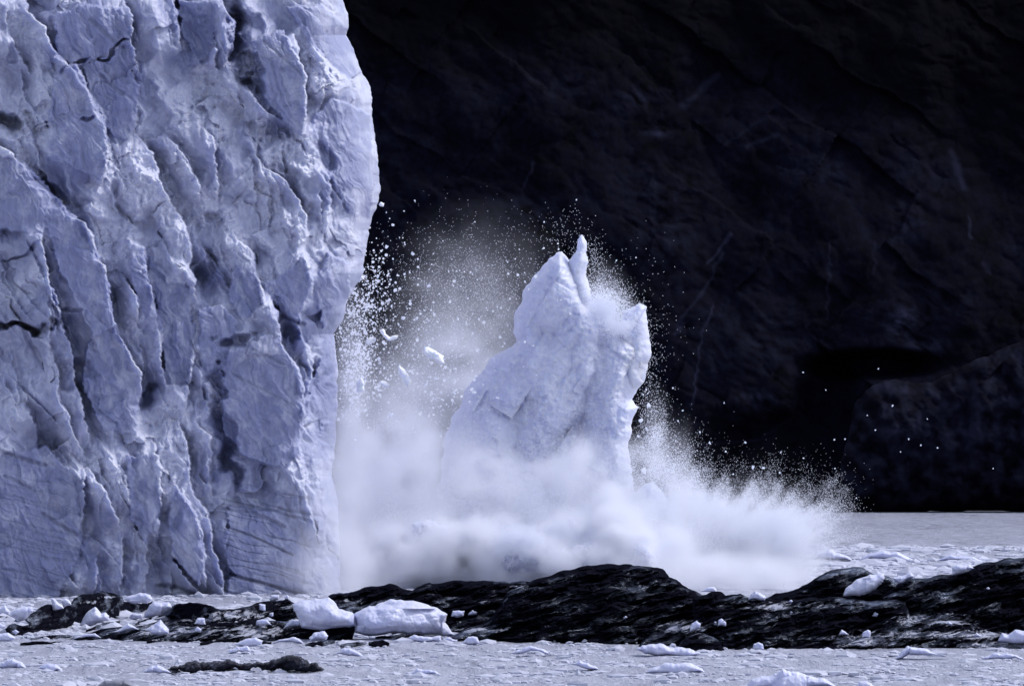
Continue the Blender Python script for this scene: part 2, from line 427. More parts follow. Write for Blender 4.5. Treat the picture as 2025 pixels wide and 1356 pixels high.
# ---------------------------------------------------------------- the glacier front
EDGES = [  # crest lines of the ice slabs: photo points, relief in metres, width in px
 ([(53,-40),(53,22),(90,53),(96,86),(124,120),(150,139),(165,169),(188,195),(209,233),(212,271),(214,301),(210,338),(203,361)],3.4,80),
 ([(-60,262),(0,289),(26,304),(49,331),(71,357),(94,376),(124,398),(132,425),(165,440),(184,466),(188,514),(205,525),(214,559),(218,600),(229,638),(229,660),(248,683),(259,709),(278,735),(282,766),(282,800)],3.4,85),
 ([(86,440),(86,472),(92,518),(101,563),(116,600),(124,645),(139,683),(147,721),(150,751),(162,788),(165,826),(177,856),(180,882)],2.4,65),
 ([(165,910),(167,951),(165,996),(162,1041),(160,1090)],1.3,50),
 ([(105,690),(109,706),(116,743),(116,788),(131,815),(143,845),(158,882),(173,912)],1.6,40),
 ([(331,265),(361,301),(380,331),(393,361),(393,398)],1.7,45),
 ([(395,245),(406,256),(425,278),(425,320),(432,350),(432,391),(425,414)],1.8,40),
 ([(262,260),(271,271),(301,301),(323,368),(335,398),(361,429),(372,459),(376,504),(378,525),(387,559),(389,600)],2.4,70),
 ([(289,490),(286,536),(301,574),(308,608),(320,645),(321,683),(320,728),(327,762)],2.2,45),
 ([(240,540),(248,555),(271,589),(274,615),(271,638)],1.5,30),
 ([(575,60),(586,75),(594,124),(605,150),(605,226),(598,263)],2.6,80),
 ([(430,-20),(440,10),(465,45),(462,70),(460,100),(440,130)],3.0,45),
 ([(240,-10),(263,38),(260,75),(270,124),(268,150)],2.2,60),
 ([(345,-20),(353,56),(357,94),(360,120)],2.0,50),
 ([(420,60),(425,83),(428,124),(425,143)],1.5,50),
 ([(510,310),(526,331),(564,357),(586,387),(605,425),(609,470)],2.0,70),
 ([(525,575),(534,589),(549,615),(553,660),(564,694),(586,721),(598,758),(601,818),(596,860)],3.0,90),
 ([(585,850),(590,868),(601,906),(601,959),(609,996),(620,1041),(631,1071)],1.8,50),
 ([(605,490),(609,506),(616,548),(616,590)],1.3,45),
 ([(460,455),(470,472),(500,499),(504,533),(519,574),(522,600)],1.8,60),
 ([(386,690),(383,706),(376,750),(372,796),(357,833)],1.5,45),
 ([(352,830),(357,841),(365,863),(376,893),(376,966),(398,996),(413,1015),(421,1079),(432,1117),(443,1147),(446,1190)],2.4,60),
 ([(390,830),(398,845),(417,863),(417,916),(413,960)],2.0,28),
 ([(244,1050),(244,1109),(241,1147),(233,1180)],1.7,40),
 ([(170,915),(180,932),(210,977),(229,1011),(237,1056)],1.6,50),
 ([(360,965),(365,977),(387,1015),(398,1056),(406,1109),(406,1180)],1.3,35),
 ([(340,1095),(346,1109),(368,1143),(398,1180)],1.2,40),
 ([(128,1085),(124,1124),(158,1165)],1.0,30), ([(195,1095),(192,1132),(184,1175)],1.2,35), ([(289,1050),(293,1109),(289,1175)],1.2,35),
 ([(626,700),(620,724),(617,750),(604,790)],1.4,22), ([(655,1000),(640,1040),(640,1090)],1.0,25),
 ([(480,160),(520,215),(560,240)],1.4,40), ([(690,120),(700,200),(715,290)],1.2,60), ([(640,210),(650,300),(655,400),(640,480)],1.1,60),
 ([(20,60),(40,110),(60,150)],1.2,40), ([(300,860),(320,930),(318,1010),(310,1080)],1.3,45), ([(250,880),(268,950),(262,1020)],1.0,40), ([(60,800),(75,880),(95,960),(100,1040)],1.1,60), ([(505,780),(520,860),(512,930)],0.8,40),
]
PITS = [  # cx, cy, rx, ry, rotation, depth : crevices and holes
 (478,105,13,62,-12,7),(500,165,16,26,-25,6),(470,40,12,30,0,4),(8,232,30,16,20,5),(80,215,14,10,0,2.5),(48,646,60,8,1,6),(290,788,16,18,-40,5),(406,535,14,40,16,5),
 (462,672,36,13,0,5),(432,760,17,32,8,4.5),(440,850,18,70,-9,4.5),(455,920,16,40,-20,4),(570,650,22,12,30,4),(560,640,16,40,-20,2.5),(100,380,50,12,38,4),(140,612,22,10,8,3),
 (150,728,40,18,30,2),(522,262,30,20,40,3.5),(395,90,30,70,-30,2.2),(640,315,18,26,-30,3),(395,215,14,10,0,3),(565,325,22,14,40,2.5),(545,250,26,12,40,3),(170,200,60,10,-25,0.0),
 (150,130,26,5,-30,3),(225,102,40,4,-24,2.6),(180,232,18,4,-35,2.2),(45,500,40,5,-32,2.4),(455,1136,12,5,10,3),(640,800,18,70,5,2.2),(655,900,12,50,0,1.6),(215,790,30,20,0,1.2),(30,110,16,20,0,2),(345,1010,20,30,10,1.5),(420,430,12,14,0,2.5)]
SNOW = [(60,250,70,90,.9),(30,60,40,60,.6),(440,210,90,70,.8),(620,150,45,90,.9),(560,300,60,40,.8),(330,330,70,60,.7),(250,300,60,60,.8),(430,430,120,90,.7),(560,480,70,60,.7),(330,860,60,70,.9),(280,400,80,70,.7),(330,930,50,90,.7),(190,900,50,60,.7),(470,640,80,50,.5),(400,700,30,100,.5),(250,470,40,80,.7),(260,620,25,50,.6),(300,1000,70,80,.4),(610,440,60,60,.8)]
CLEAR = [(170,60,70,90,.8),(250,180,60,90,.7),(160,300,60,90,.8),(380,60,60,80,.9),(540,180,50,90,1.0),(670,300,50,100,.4),(130,560,60,90,.5),(620,620,50,90,.5),(650,800,30,150,.8),(450,700,50,70,.8),(440,860,30,110,.9),(60,1100,120,80,.7),(520,880,80,90,.4),(210,1130,60,40,.5),(520,1120,90,60,.4),(30,1020,80,120,.4),(580,650,50,50,.7),(430,540,30,60,.5),(350,480,40,60,.3),(110,420,70,60,.5)]
DIRT_SHADE = [(15,235,38,20,.7),(48,647,62,7,1.4),(480,108,9,50,.6),(500,165,8,22,.4),(150,135,22,4,.6),(420,215,16,9,.4),(235,1010,14,30,.25),(560,325,18,10,.35)]  # dirt spots, mostly on the crevices, with their shade put into the colour
XE = [(-300,650),(-120,668),(-30,672),(0,680),(30,690),(50,690),(70,684),(100,700),(140,715),(165,730),(190,737),(225,736),(260,738),(300,748),(340,751),(370,752),(400,748),(410,744),(432,734),(455,728),(500,724),(540,718),(565,705),(590,690),(620,682),(640,672),(660,658),(690,664),(720,668),(800,668),(850,664),(900,660),(940,656),(960,662),(1000,668),(1050,672),(1100,672),(1160,672),(1230,680)]

SLABS = [  # big smooth fracture faces: outline, overhang, sideways tilt, how far they stand out
 ([(105,30),(165,10),(240,15),(262,60),(255,85),(150,135),(112,110)],1.2,.6,1.0), ([(160,130),(255,90),(272,170),(268,260),(235,290),(190,225)],1.2,.8,.8),
 ([(110,130),(150,125),(205,240),(212,300),(200,360),(140,330),(90,290),(95,240)],.9,1.0,1.2), ([(495,80),(560,60),(600,140),(605,230),(598,268),(560,240),(520,195),(505,130)],1.1,.8,1.6),
 ([(620,230),(660,190),(730,230),(742,330),(734,430),(690,420),(640,330)],.4,.2,.8), ([(565,15),(640,10),(690,60),(712,140),(690,160),(620,95)],.9,.5,1.0),
 ([(350,0),(420,5),(425,90),(400,130),(360,70)],1.4,.8,.6), ([(90,440),(160,440),(190,490),(215,560),(225,650),(195,690),(150,600),(110,520)],.4,.9,1.0),
 ([(290,490),(330,560),(370,560),(385,660),(370,760),(330,760),(315,650)],.5,.9,.8), ([(440,740),(500,700),(570,700),(600,790),(590,900),(560,930),(480,900),(440,850)],.5,.6,1.4),
 ([(620,560),(650,500),(690,520),(690,590),(640,650)],.8,.4,.8), ([(615,760),(652,640),(666,720),(664,840),(652,880),(625,870),(610,800)],.7,.9,-.6),
 ([(520,560),(560,540),(600,500),(615,560),(590,640),(550,610)],.6,.7,.8), ([(450,1000),(560,1010),(592,1090),(600,1185),(448,1185)],.3,.2,.6),
 ([(0,900),(90,880),(160,950),(160,1090),(110,1195),(-40,1195)],.5,.7,.5), ([(345,960),(385,1010),(405,1090),(395,1160),(340,1100),(330,1020)],.6,.9,.8),
 ([(-30,300),(50,320),(120,400),(165,440),(182,500),(100,470),(-20,450)],.2,.5,1.0), ([(230,640),(280,760),(270,860),(200,850),(160,760),(170,680)],.6,.8,.6),
 ([(250,470),(285,490),(300,600),(290,640),(262,560)],.8,.6,.5), ([(390,610),(440,600),(470,640),(440,730),(400,760)],.5,.6,.6), ([(470,500),(505,520),(520,600),(480,640),(450,580)],.3,.7,.6), ([(250,900),(300,900),(320,1000),(290,1080),(255,1020)],.4,.7,.6)]
def build_glacier():
    NR, NC, NS = 1160, 800, 46
    py = np.linspace(-250, 1215, NR)
    xe = np.interp(py, [a for a, b in XE], [b for a, b in XE])
    rag = 1.5*fbm(py/15, py*0+3.3, 3, 301) + 3*fbm(py/60, py*0+1.3, 3, 302)
    s = np.concatenate([np.linspace(0, 1, NC), 1 + np.linspace(0, 1, NS+1)[1:]])
    S, PY = np.meshgrid(s, py)
    XE_ = xe[:, None]*np.ones_like(S)
    PX = -300 + (XE_+300)*np.minimum(S, 1)
    RAG = rag[:, None]*np.clip((S-0.975)/0.025, 0, 1)**2; PX = PX + RAG; XE_ = XE_ + rag[:, None]
    over = np.clip(S-1, 0, 1)
    d0 = 574 + 24*np.clip((PX+100)/800, 0, 1.2)
    d0 = d0 + np.interp(PY, [-300, 0, 600, 1200], [14, 8, 2, 0])
    W = 95.0
    t = np.clip((PX-RAG-(XE_-rag[:, None]-W))/W, 0, 1)
    d0 = d0 + 9*(1-np.sqrt(np.maximum(1-t*t, 0)))
    # relief
    X = PX + 5*fbm(PX/30, PY/30, 3, 311) + 14*fbm(PX/120, PY/160, 2, 312)*0
    jag = 6*fbm(PY/26, PX/60, 3, 321) + 1.2*fbm(PX/9, PY/9, 2, 322)
    disp = 2.6*fbm(PX/190, PY/330, 3, 331)
    acc = np.zeros_like(disp)
    re_ = random.Random(12); more = []
    for k in range(190):
        x0 = re_.uniform(-80, 700); y0 = re_.uniform(-120, 1130); L = re_.uniform(45, 150); sl = re_.gauss(0.32, 0.28)
        more.append(([(x0, y0), (x0+sl*L*.5+re_.uniform(-8, 8), y0+L*.5), (x0+sl*L, y0+L)], re_.uniform(.35, 1.15), re_.uniform(12, 34)))
    for k, (pts, A, w) in enumerate(EDGES+more):
        ys = [p[1] for p in pts]; xs_ = [p[0] for p in pts]
        r0, r1 = np.searchsorted(py, [ys[0]-10, ys[-1]+10])
        cs = np.nonzero((PX[r0:r1].max(0) > min(xs_)-5*w-30) & (PX[r0:r1].min(0) < max(xs_)+2.5*w+30))[0]
        if r1-r0 < 3 or len(cs) < 3: continue
        W_ = (slice(r0, r1), slice(cs[0], cs[-1]+1)); px_, py_ = PX[W_], PY[W_]
        ex = np.interp(py_, ys, xs_); near = np.exp(-np.abs(ex-px_)/16); ex = ex + near*(jag[W_] + 1.2*noise2(py_/7.0, px_*0+k*3.1, 340+k))
        tt = ex - px_
        span = ys[-1]-ys[0]; e = min(50, 0.3*span)
        tap = sstep(ys[0]-8, ys[0]+e, py_)*sstep(ys[-1]+8, ys[-1]-e, py_)
        w0 = sstep(-3.0, 2.0, tt); c = w0*A*np.clip(1-np.maximum(tt, 0)/(1.7*w), 0, 1) - (1-w0)*0.5*A*np.clip(1+np.minimum(tt, 0)/(0.8*w), 0, 1)
        acc[W_] += tap*c*(1.6 if k < len(EDGES) else 0.8)
    disp += acc
    r = math.radians(28); wx = PX + 16*fbm(PX/60, PY/60, 3, 351); wy = PY + 16*fbm(PX/60, PY/60, 3, 352)
    u = wx*math.cos(r) + wy*math.sin(r)*-1; v = wx*math.sin(r) + wy*math.cos(r)
    f1, id1 = facets(u/62, v/120, 361, 1.5); f2, id2 = facets(u/26, v/44, 371, 1.6); f3, id3 = facets(u/10, v/14, 381, 1.6)
    def blobs(L, soft=1.0):
        a = np.zeros_like(PX)
        for cx, cy, rx, ry, am in L:
            a = np.maximum(a, am*np.exp(-((wx-cx)/rx)**2-((wy-cy)/ry)**2))
        return a
    snow = np.clip(0.95*blobs(SNOW) + 0.10 + 0.6*fbm(wx/55, wy/75, 4, 391), 0, 1)
    clear = np.clip(blobs(CLEAR)*(1-0.7*snow) + 0.25*fbm(wx/70, wy/120, 4, 392), 0, 1)
    crumb = np.clip(snow*1.1-0.1, 0, 1)
    f4, _ = facets(u/36+3.3, v/64, 366, 1.9)
    f5, _ = facets(PX/5.2, PY/6.5, 386, 1.8)
    disp += 1.9*f1 + 1.0*f4 + (0.18+0.8*crumb)*f2 + (0.02+0.40*crumb)*f3 + 0.13*crumb*f5
    disp += 0.10*fbm(PX/12, PY/20, 4, 393) + 0.30*crumb*ridged(PX/16, PY/18, 3, 394)
    disp += 0.2*ridged(u/40, v/260, 3, 395)*(1-crumb)
    for k, (pl_, over_, side_, out_) in enumerate(SLABS):
        A_ = np.array(pl_, float); c_ = A_.mean(0)
        r0, r1 = np.searchsorted(py, [A_[:, 1].min()-14, A_[:, 1].max()+14])
        cs = np.nonzero((PX[r0:r1].max(0) > A_[:, 0].min()-16) & (PX[r0:r1].min(0) < A_[:, 0].max()+16))[0]
        W_ = (slice(r0, r1), slice(cs[0], cs[-1]+1)); px_, py_ = PX[W_], PY[W_]
        dd_, _, _ = poly_dist(px_ + 0.7*jag[W_] + 2*fbm(px_/9, py_/9, 2, 430+k), py_ + 4*fbm(px_/20, py_/30, 3, 431+k), pl_)
        m_ = sstep(-2.5, 3.0, dd_)
        flat = disp[W_][m_ > 0.5].mean() + 0.8*out_ - 0.014*over_*(py_-c_[1]) + 0.020*side_*(px_-c_[0])
        flat = flat + 0.16*ridged(u[W_]/16, v[W_]/110, 3, 450+k) + 0.35*fbm(px_/34, py_/46, 4, 451+k)
        disp[W_] = disp[W_]*(1-0.76*m_) + 0.76*m_*flat
        clear[W_] = np.maximum(clear[W_], m_*(0.42+0.4*fbm(u[W_]/14, v[W_]/120, 3, 440)+0.4*fbm(px_/40, py_/50, 3, 441))); snow[W_] *= 1-0.75*m_
    for cx, cy, rx, ry, rot, dep in PITS:
        a = math.radians(rot); dx = wx-cx; dy = wy-cy
        q = ((dx*math.cos(a)+dy*math.sin(a))/rx)**2 + ((-dx*math.sin(a)+dy*math.cos(a))/ry)**2
        q = q*(1+0.45*fbm(PX/20, PY/20, 3, 399))
        disp -= 0.5*dep*np.exp(-np.maximum(q, 0)**2.2); clear = np.maximum(clear, 0.5*np.exp(-np.maximum(q, 0)**1.2)*min(dep/4, 1))  # clear blue ice in the pits, with recess shade put into its colour
    # strata: thin clear blue bands dipping to the right near the foot
    sv = PY - 0.24*PX + 5*fbm(PX/90, PY/60, 3, 401)
    ln = fbm(sv/7.0, PX/240, 3, 402)
    reg = np.maximum(sstep(425, 450, PX)*sstep(640, 600, PX)*sstep(930, 1000, PY), 0.45*sstep(260, 120, PX)*sstep(860, 980, PY))
    band = np.clip((ln-0.28)*1.6, 0, 0.4)*reg
    for pts, w, a in [([(455,1134),(480,1143),(520,1153),(600,1176)],3.5,.9),([(445,1040),(500,1060),(575,1095)],2.5,.6),([(440,1005),(500,1012),(560,1040)],4,.5),([(310,1157),(350,1160),(390,1176)],4,.6),([(85,1015),(115,1035),(150,1055)],4,.5),([(0,890),(40,905),(90,920)],4,.5),([(10,940),(60,965)],4,.4),([(500,690),(560,720)],3,.3),([(520,80),(600,150)],3,.3),([(460,740),(580,800)],3,.25),([(560,625),(600,640)],4,.6),([(180,40),(235,90)],5,.4),([(200,150),(240,185)],5,.35)]:
        band = np.maximum(band, a*np.clip(1.4-seg_dist(PX+3*jag/6, PY+jag*0.3, pts)/w, 0, 1))
    disp -= 0.35*band
    dirt_shade = np.clip(blobs(DIRT_SHADE)*(0.65+0.9*fbm(PX/16, PY/14, 4, 411)), 0, 1)
    fade = 1-0.55*t**3
    nx = t*0.8
    d = d0 - disp*fade
    wxx, _, wz = at(PX, PY, d0)
    wxx = (PX-1012.5)/F*d
    wz = CAM_H-(PY-HOR)/F*d
    # side wall running back behind the silhouette
    back = over**1.3*140
    wxx = np.where(S > 1, (XE_-1012.5)/F*d - 0.13*back - 0.6*over**0.5 + 0.5*fbm(back/9, PY/60, 3, 421)*np.minimum(over*8, 1), wxx)
    d = d + back
    V = np.stack([wxx, d, wz], -1)
    o = mesh_np('glacier', V.reshape(-1, 3), grid_quads(*S.shape), M_GLACIER, attrs={'snow': snow, 'clear': clear, 'dirt_shade': dirt_shade, 'band': band})
    tag(o, 'towering blue white glacier front of cracked ice slabs rising from the sea', 'glacier')
    return o
build_glacier()

# ---------------------------------------------------------------- the shore rocks
FOAM = [(1350,1240,70,18,1.0),(1260,1225,60,12,.8),(1530,1200,90,14,.9),(1450,1195,70,12,.6),(1620,1195,70,12,.7),(1850,1225,120,20,1.0),(1720,1268,130,16,1.1),(1900,1255,140,16,1.0),(1960,1275,120,12,1.1),(1800,1255,160,18,.9),(960,1190,60,25,.55),(880,1180,60,20,.5),(1030,1160,40,8,.8),(950,1245,80,8,.9),(1100,1140,80,10,.45),(1210,1155,80,12,.45),(1080,1195,60,14,.6),(1130,1215,60,8,.5),(1250,1135,40,12,.5),(1930,1215,60,12,.6),(470,1215,90,12,1.0),(420,1225,90,10,.8),(560,1200,50,16,.6),(690,1186,40,6,.8),(180,1190,30,6,.9),(215,1180,20,4,.9),(230,1235,80,8,.8),(350,1250,150,26,.95),(500,1250,120,24,.95)]
def foam_at(x, y):
    a = 0.12*np.ones_like(x)
    for cx, cy, rx, ry, am in FOAM:
        a = np.maximum(a, am*np.exp(-((x-cx)/rx)**2-((y-cy)/ry)**2))
    return {'foam': np.clip(a, 0, 1)}

def rock_disp(seed, amp=1.0, ang=14):
    r = math.radians(ang)
    def f(x, y):
        wx = x + 8*fbm(x/50, y/20, 3, seed); wy = y + 4*fbm(x/40, y/20, 3, seed+3)
        u = wx*math.cos(r) - wy*math.sin(r); v = wx*math.sin(r) + wy*math.cos(r)
        a = 0.9*ridged(u/90, v/15, 4, seed+5) + 1.2*fbm(u/60, v/30, 4, seed+7)
        g, _ = facets(u/46, v/11, seed+9, 1.5)
        g2, _ = facets(u/20, v/5.5, seed+13, 1.5)
        return amp*(0.7*a + 1.0*g + 0.4*g2 + 0.25*ridged(u/22, v/4.5, 3, seed+11))
    return f

ROCKS = []
def rock(poly, base, thick, label, seed, lean=0.05, amp=1.0, R=26, lv=3, power=0.36):
    if isinstance(base, (int, float)): depth = float(dw(base))
    else:
        bx = [b[0] for b in base]; bd = [dw(b[1]) for b in base]
        depth = lambda X, Y: np.interp(X, bx, bd)
    o = solid('shore_rock', rough(poly, 0.07, lv, seed), depth, thick, M_ROCK, R=R, step=1.25, disp=rock_disp(seed, amp), lean=lean, attr_fn=foam_at, back=1.4, power=power)
    tag(o, label, 'rock', 'dark rocks along the shore'); ROCKS.append(o); return o

TOP_A = [(641,1187),(650,1177),(690,1171),(723,1160),(769,1153),(786,1157),(796,1163),(816,1167),(828,1159),(848,1151),(859,1154),(907,1147),(956,1147),(1025,1149),(1048,1151)]
rock(TOP_A+[(1075,1200),(1030,1275),(903,1275),(800,1275),(700,1270),(680,1240),(655,1205)], 1254, 3.2, 'long low black ridge behind the two big white ice blocks', 1001, 0.07)
rock([(1045,1151),(1095,1135),(1138,1124),(1188,1115),(1209,1114),(1247,1115),(1253,1118),(1286,1120),(1312,1125),(1324,1141),(1340,1147),(1361,1163),(1381,1171),(1420,1200),(1410,1280),(1270,1280),(1079,1280),(966,1276),(905,1272),(890,1256),(930,1240),(965,1225),(990,1197),(1002,1171)], 1266, 4.5, 'biggest black rock dome, in front of the calved iceberg', 1011, 0.055, 1.1, 45)
rock([(1370,1180),(1397,1175),(1407,1169),(1425,1169),(1435,1177),(1465,1173),(1476,1179),(1488,1185),(1512,1183),(1600,1180),(1700,1185),(1790,1190),(1810,1240),(1800,1298),(1478,1300),(1390,1300),(1372,1240)], 1281, 3.0, 'broad dark layered shelf between the big dome and the striped rock', 1021, 0.07, 1.1, 34)
rock([(1490,1192),(1532,1173),(1548,1171),(1587,1157),(1607,1147),(1627,1135),(1656,1124),(1686,1120),(1706,1121),(1721,1131),(1735,1140),(1749,1137),(1761,1141),(1777,1152),(1800,1160),(1830,1205),(1600,1215),(1500,1205)], 1262, 2.6, 'rounded black hump that the tilted white ice slab leans on', 1031, 0.05, 0.8)
rock([(1740,1180),(1777,1152),(1795,1143),(1809,1144),(1846,1139),(1882,1135),(1921,1121),(1945,1112),(1996,1102),(2025,1102),(2080,1095),(2200,1110),(2260,1180),(2220,1290),(2025,1290),(1880,1285),(1770,1250)], 1268, 4.0, 'high black ridge rising to the right edge of the photo', 1041, 0.055, 1.1, 45)
rock([(1585,1290),(1660,1262),(1720,1245),(1800,1232),(1880,1226),(1925,1233),(1965,1250),(2000,1262),(2060,1255),(2200,1262),(2230,1300),(1900,1300),(1724,1300),(1600,1300)], 1281, 2.4, 'low dark rock striped with white foam below the right ridge', 1051, 0.08, 1.1, 22)
rock([(1130,1275),(1152,1258),(1180,1243),(1225,1232),(1262,1247),(1282,1268),(1270,1280),(1180,1282)], 1269, 1.6, 'small black hump with pale rim at the foot of the big dome', 1061, 0.06, 0.6, 16)
rock([(1262,1278),(1275,1262),(1290,1252),(1315,1245),(1340,1236),(1354,1250),(1352,1288),(1300,1290)], 1277, 1.6, 'small pointed black rock between the two humps at the waterline', 1071, 0.06, 0.6, 16)
rock([(1336,1290),(1345,1272),(1356,1260),(1380,1250),(1402,1256),(1425,1268),(1445,1298),(1390,1300)], 1286, 1.6, 'black rounded rock under the small white ice lump on the shelf', 1081, 0.06, 0.6, 16)
rock([(48,1225),(61,1213),(81,1199),(97,1194),(120,1199),(142,1190),(146,1183),(164,1174),(182,1174),(198,1170),(227,1173),(243,1181),(245,1189),(277,1193),(296,1191),(302,1187),(300,1205),(292,1213),(255,1222),(217,1230),(178,1241),(122,1250),(77,1257),(53,1263),(30,1266),(18,1257),(10,1243),(18,1235),(30,1232),(45,1237),(59,1235)], [(10,1257),(60,1252),(120,1243),(180,1232),(250,1215),(300,1205)], 1.8, 'wide black rock below the glacier with a triangular ice block before it', 1091, 0.05, 0.6, 18)
rock([(338,1199),(350,1193),(374,1190),(400,1193),(425,1201),(470,1202),(500,1195),(545,1186),(570,1183),(582,1192),(592,1222),(585,1235),(540,1232),(500,1238),(470,1246),(420,1245),(400,1236),(360,1237),(330,1226),(308,1226),(318,1210)], [(300,1222),(420,1238),(540,1228),(600,1228)], 1.6, 'low black layered rock between the glacier foot and the floating slush', 1101, 0.06, 0.9, 16)
rock([(545,1268),(565,1252),(580,1243),(600,1237),(690,1237),(704,1243),(697,1262),(650,1270),(610,1276),(560,1276)], 1264, 1.5, 'black rock right under the squarish big ice block', 1111, 0.03, 0.5, 14)
def strip(a, b, h, label, seed):
    (x0, y0), (x1, y1) = a, b; r = random.Random(seed); n = 6; up = []; lo = []
    for i in range(n+1):
        t = i/n; e = math.sin(math.pi*min(max(t, .06), .94))**0.5
        up.append((x0+(x1-x0)*t, y0+(y1-y0)*t - h*e*r.uniform(.35, .65)))
        lo.append((x0+(x1-x0)*t, y0+(y1-y0)*t + h*e*r.uniform(.6, .9)))
    rock(up+lo[::-1], [(x0, y0+h*.4), (x1, y1+h*.4)], 0.6, label, seed, 0.03, 0.35, 6, 3)
rock([(120,1266),(180,1250),(262,1236),(330,1226),(420,1232),(500,1224),(600,1226),(606,1262),(560,1276),(470,1282),(380,1276),(280,1276),(180,1270)], [(120,1264),(300,1268),(480,1270),(600,1262)], 0.8, 'lowest flat rock bench, half buried in slush, left of the squarish block', 1121, 0.09, 0.7, 10)
strip((170,1247),(238,1229),10,'thin slanting black rock just below the triangular ice block',1201)
strip((262,1240),(300,1222),11,'short black rock between two ragged ice lumps',1202)
strip((60,1262),(150,1256),7,'thin black rock at the lower edge of the wide rock',1203)
strip((205,1258),(290,1256),7,'flat black rock strip in the slush below the low ice cone',1204)
strip((290,1268),(485,1243),10,'longest slanting black rock strip in the slush',1205)
strip((395,1272),(505,1256),9,'slanting black rock strip nearest the dirty floe',1206)
strip((604,1275),(662,1268),10,'black rock strip below the small squat ice block',1207)
strip((672,1276),(725,1271),8,'thin black rock strip in the slush left of the round black stone',1208)
strip((729,1272),(770,1272),13,'round black stone awash below the biggest white ice block',1209)
strip((742,1260),(892,1253),9,'black rock strip along the underside of the biggest ice block',1210)
strip((40,1272),(118,1270),7,'thin black rock strip alone in the slush at the left edge',1211)
strip((488,1273),(537,1270),8,'short black rock strip beside the pale rounded floe',1212)
strip((0,1219),(36,1228),9,'black rock sliver between pale ice lumps at the left edge',1213)
strip((900,1264),(1010,1258),10,'black rock strip left of the big dome at the waterline',1214)

# ---------------------------------------------------------------- ice on the rocks and in the water
bpy.context.view_layer.update()
dg = bpy.context.evaluated_depsgraph_get()
rock_names = {o.name for o in ROCKS}
def rest_depth(px, py):
    """how far away the rock (or else the sea) is in that direction"""
    o = Vector((0, 0, CAM_H)); d = Vector(at(px, py, 1000.0)) - o; d.normalize()
    p = o.copy()
    hit, loc, nrm, idx, ob, mt = scene.ray_cast(dg, p, d)
    w = dw(py) if py > HOR+10 else 1e9
    if hit and ob.name in rock_names and loc.y < w: return loc.y
    return w

def ice_disp(seed, amp, sc=1.0):
    def f(x, y):
        a, _ = facets(x/(40*sc), y/(26*sc), seed, 1.8, 0.8); b, _ = facets(x/(9*sc), y/(8*sc), seed+7, 1.4)
        return amp*(1.0*a + 0.07*b + 0.2*fbm(x/(18*sc), y/(18*sc), 3, seed+9))
    return f

def ice(poly, label, thick=None, seed=1, name='ice_block', cat='ice block', group='ice blocks stranded on the shore', mat=None, amp=None, d=None, floe=False, lv=2, am=0.09):
    P = np.array(poly, float); w, h = np.ptp(P[:, 0]), np.ptp(P[:, 1]); cx = P[:, 0].mean(); by = P[:, 1].max()
    if d is None: d = min(rest_depth(px, by-1) for px in (cx-w*.25, cx, cx+w*.25))
    m = d/F
    t = thick or 0.42*min(w, h*1.8)*m
    o = solid(name, rough(poly, am, lv, seed), d + (0.3*t if floe else -0.4*t), t, mat or M_CHUNK, step=1.0 if w > 40 else 0.7,
              disp=ice_disp(seed*17, (amp or 0.35)*t, max(0.45, min(w, 90)/70)), lean=0.0, soften=0.12*min(w, h) if (w > 90 and not floe) else 0)
    tag(o, label, cat, group); return o

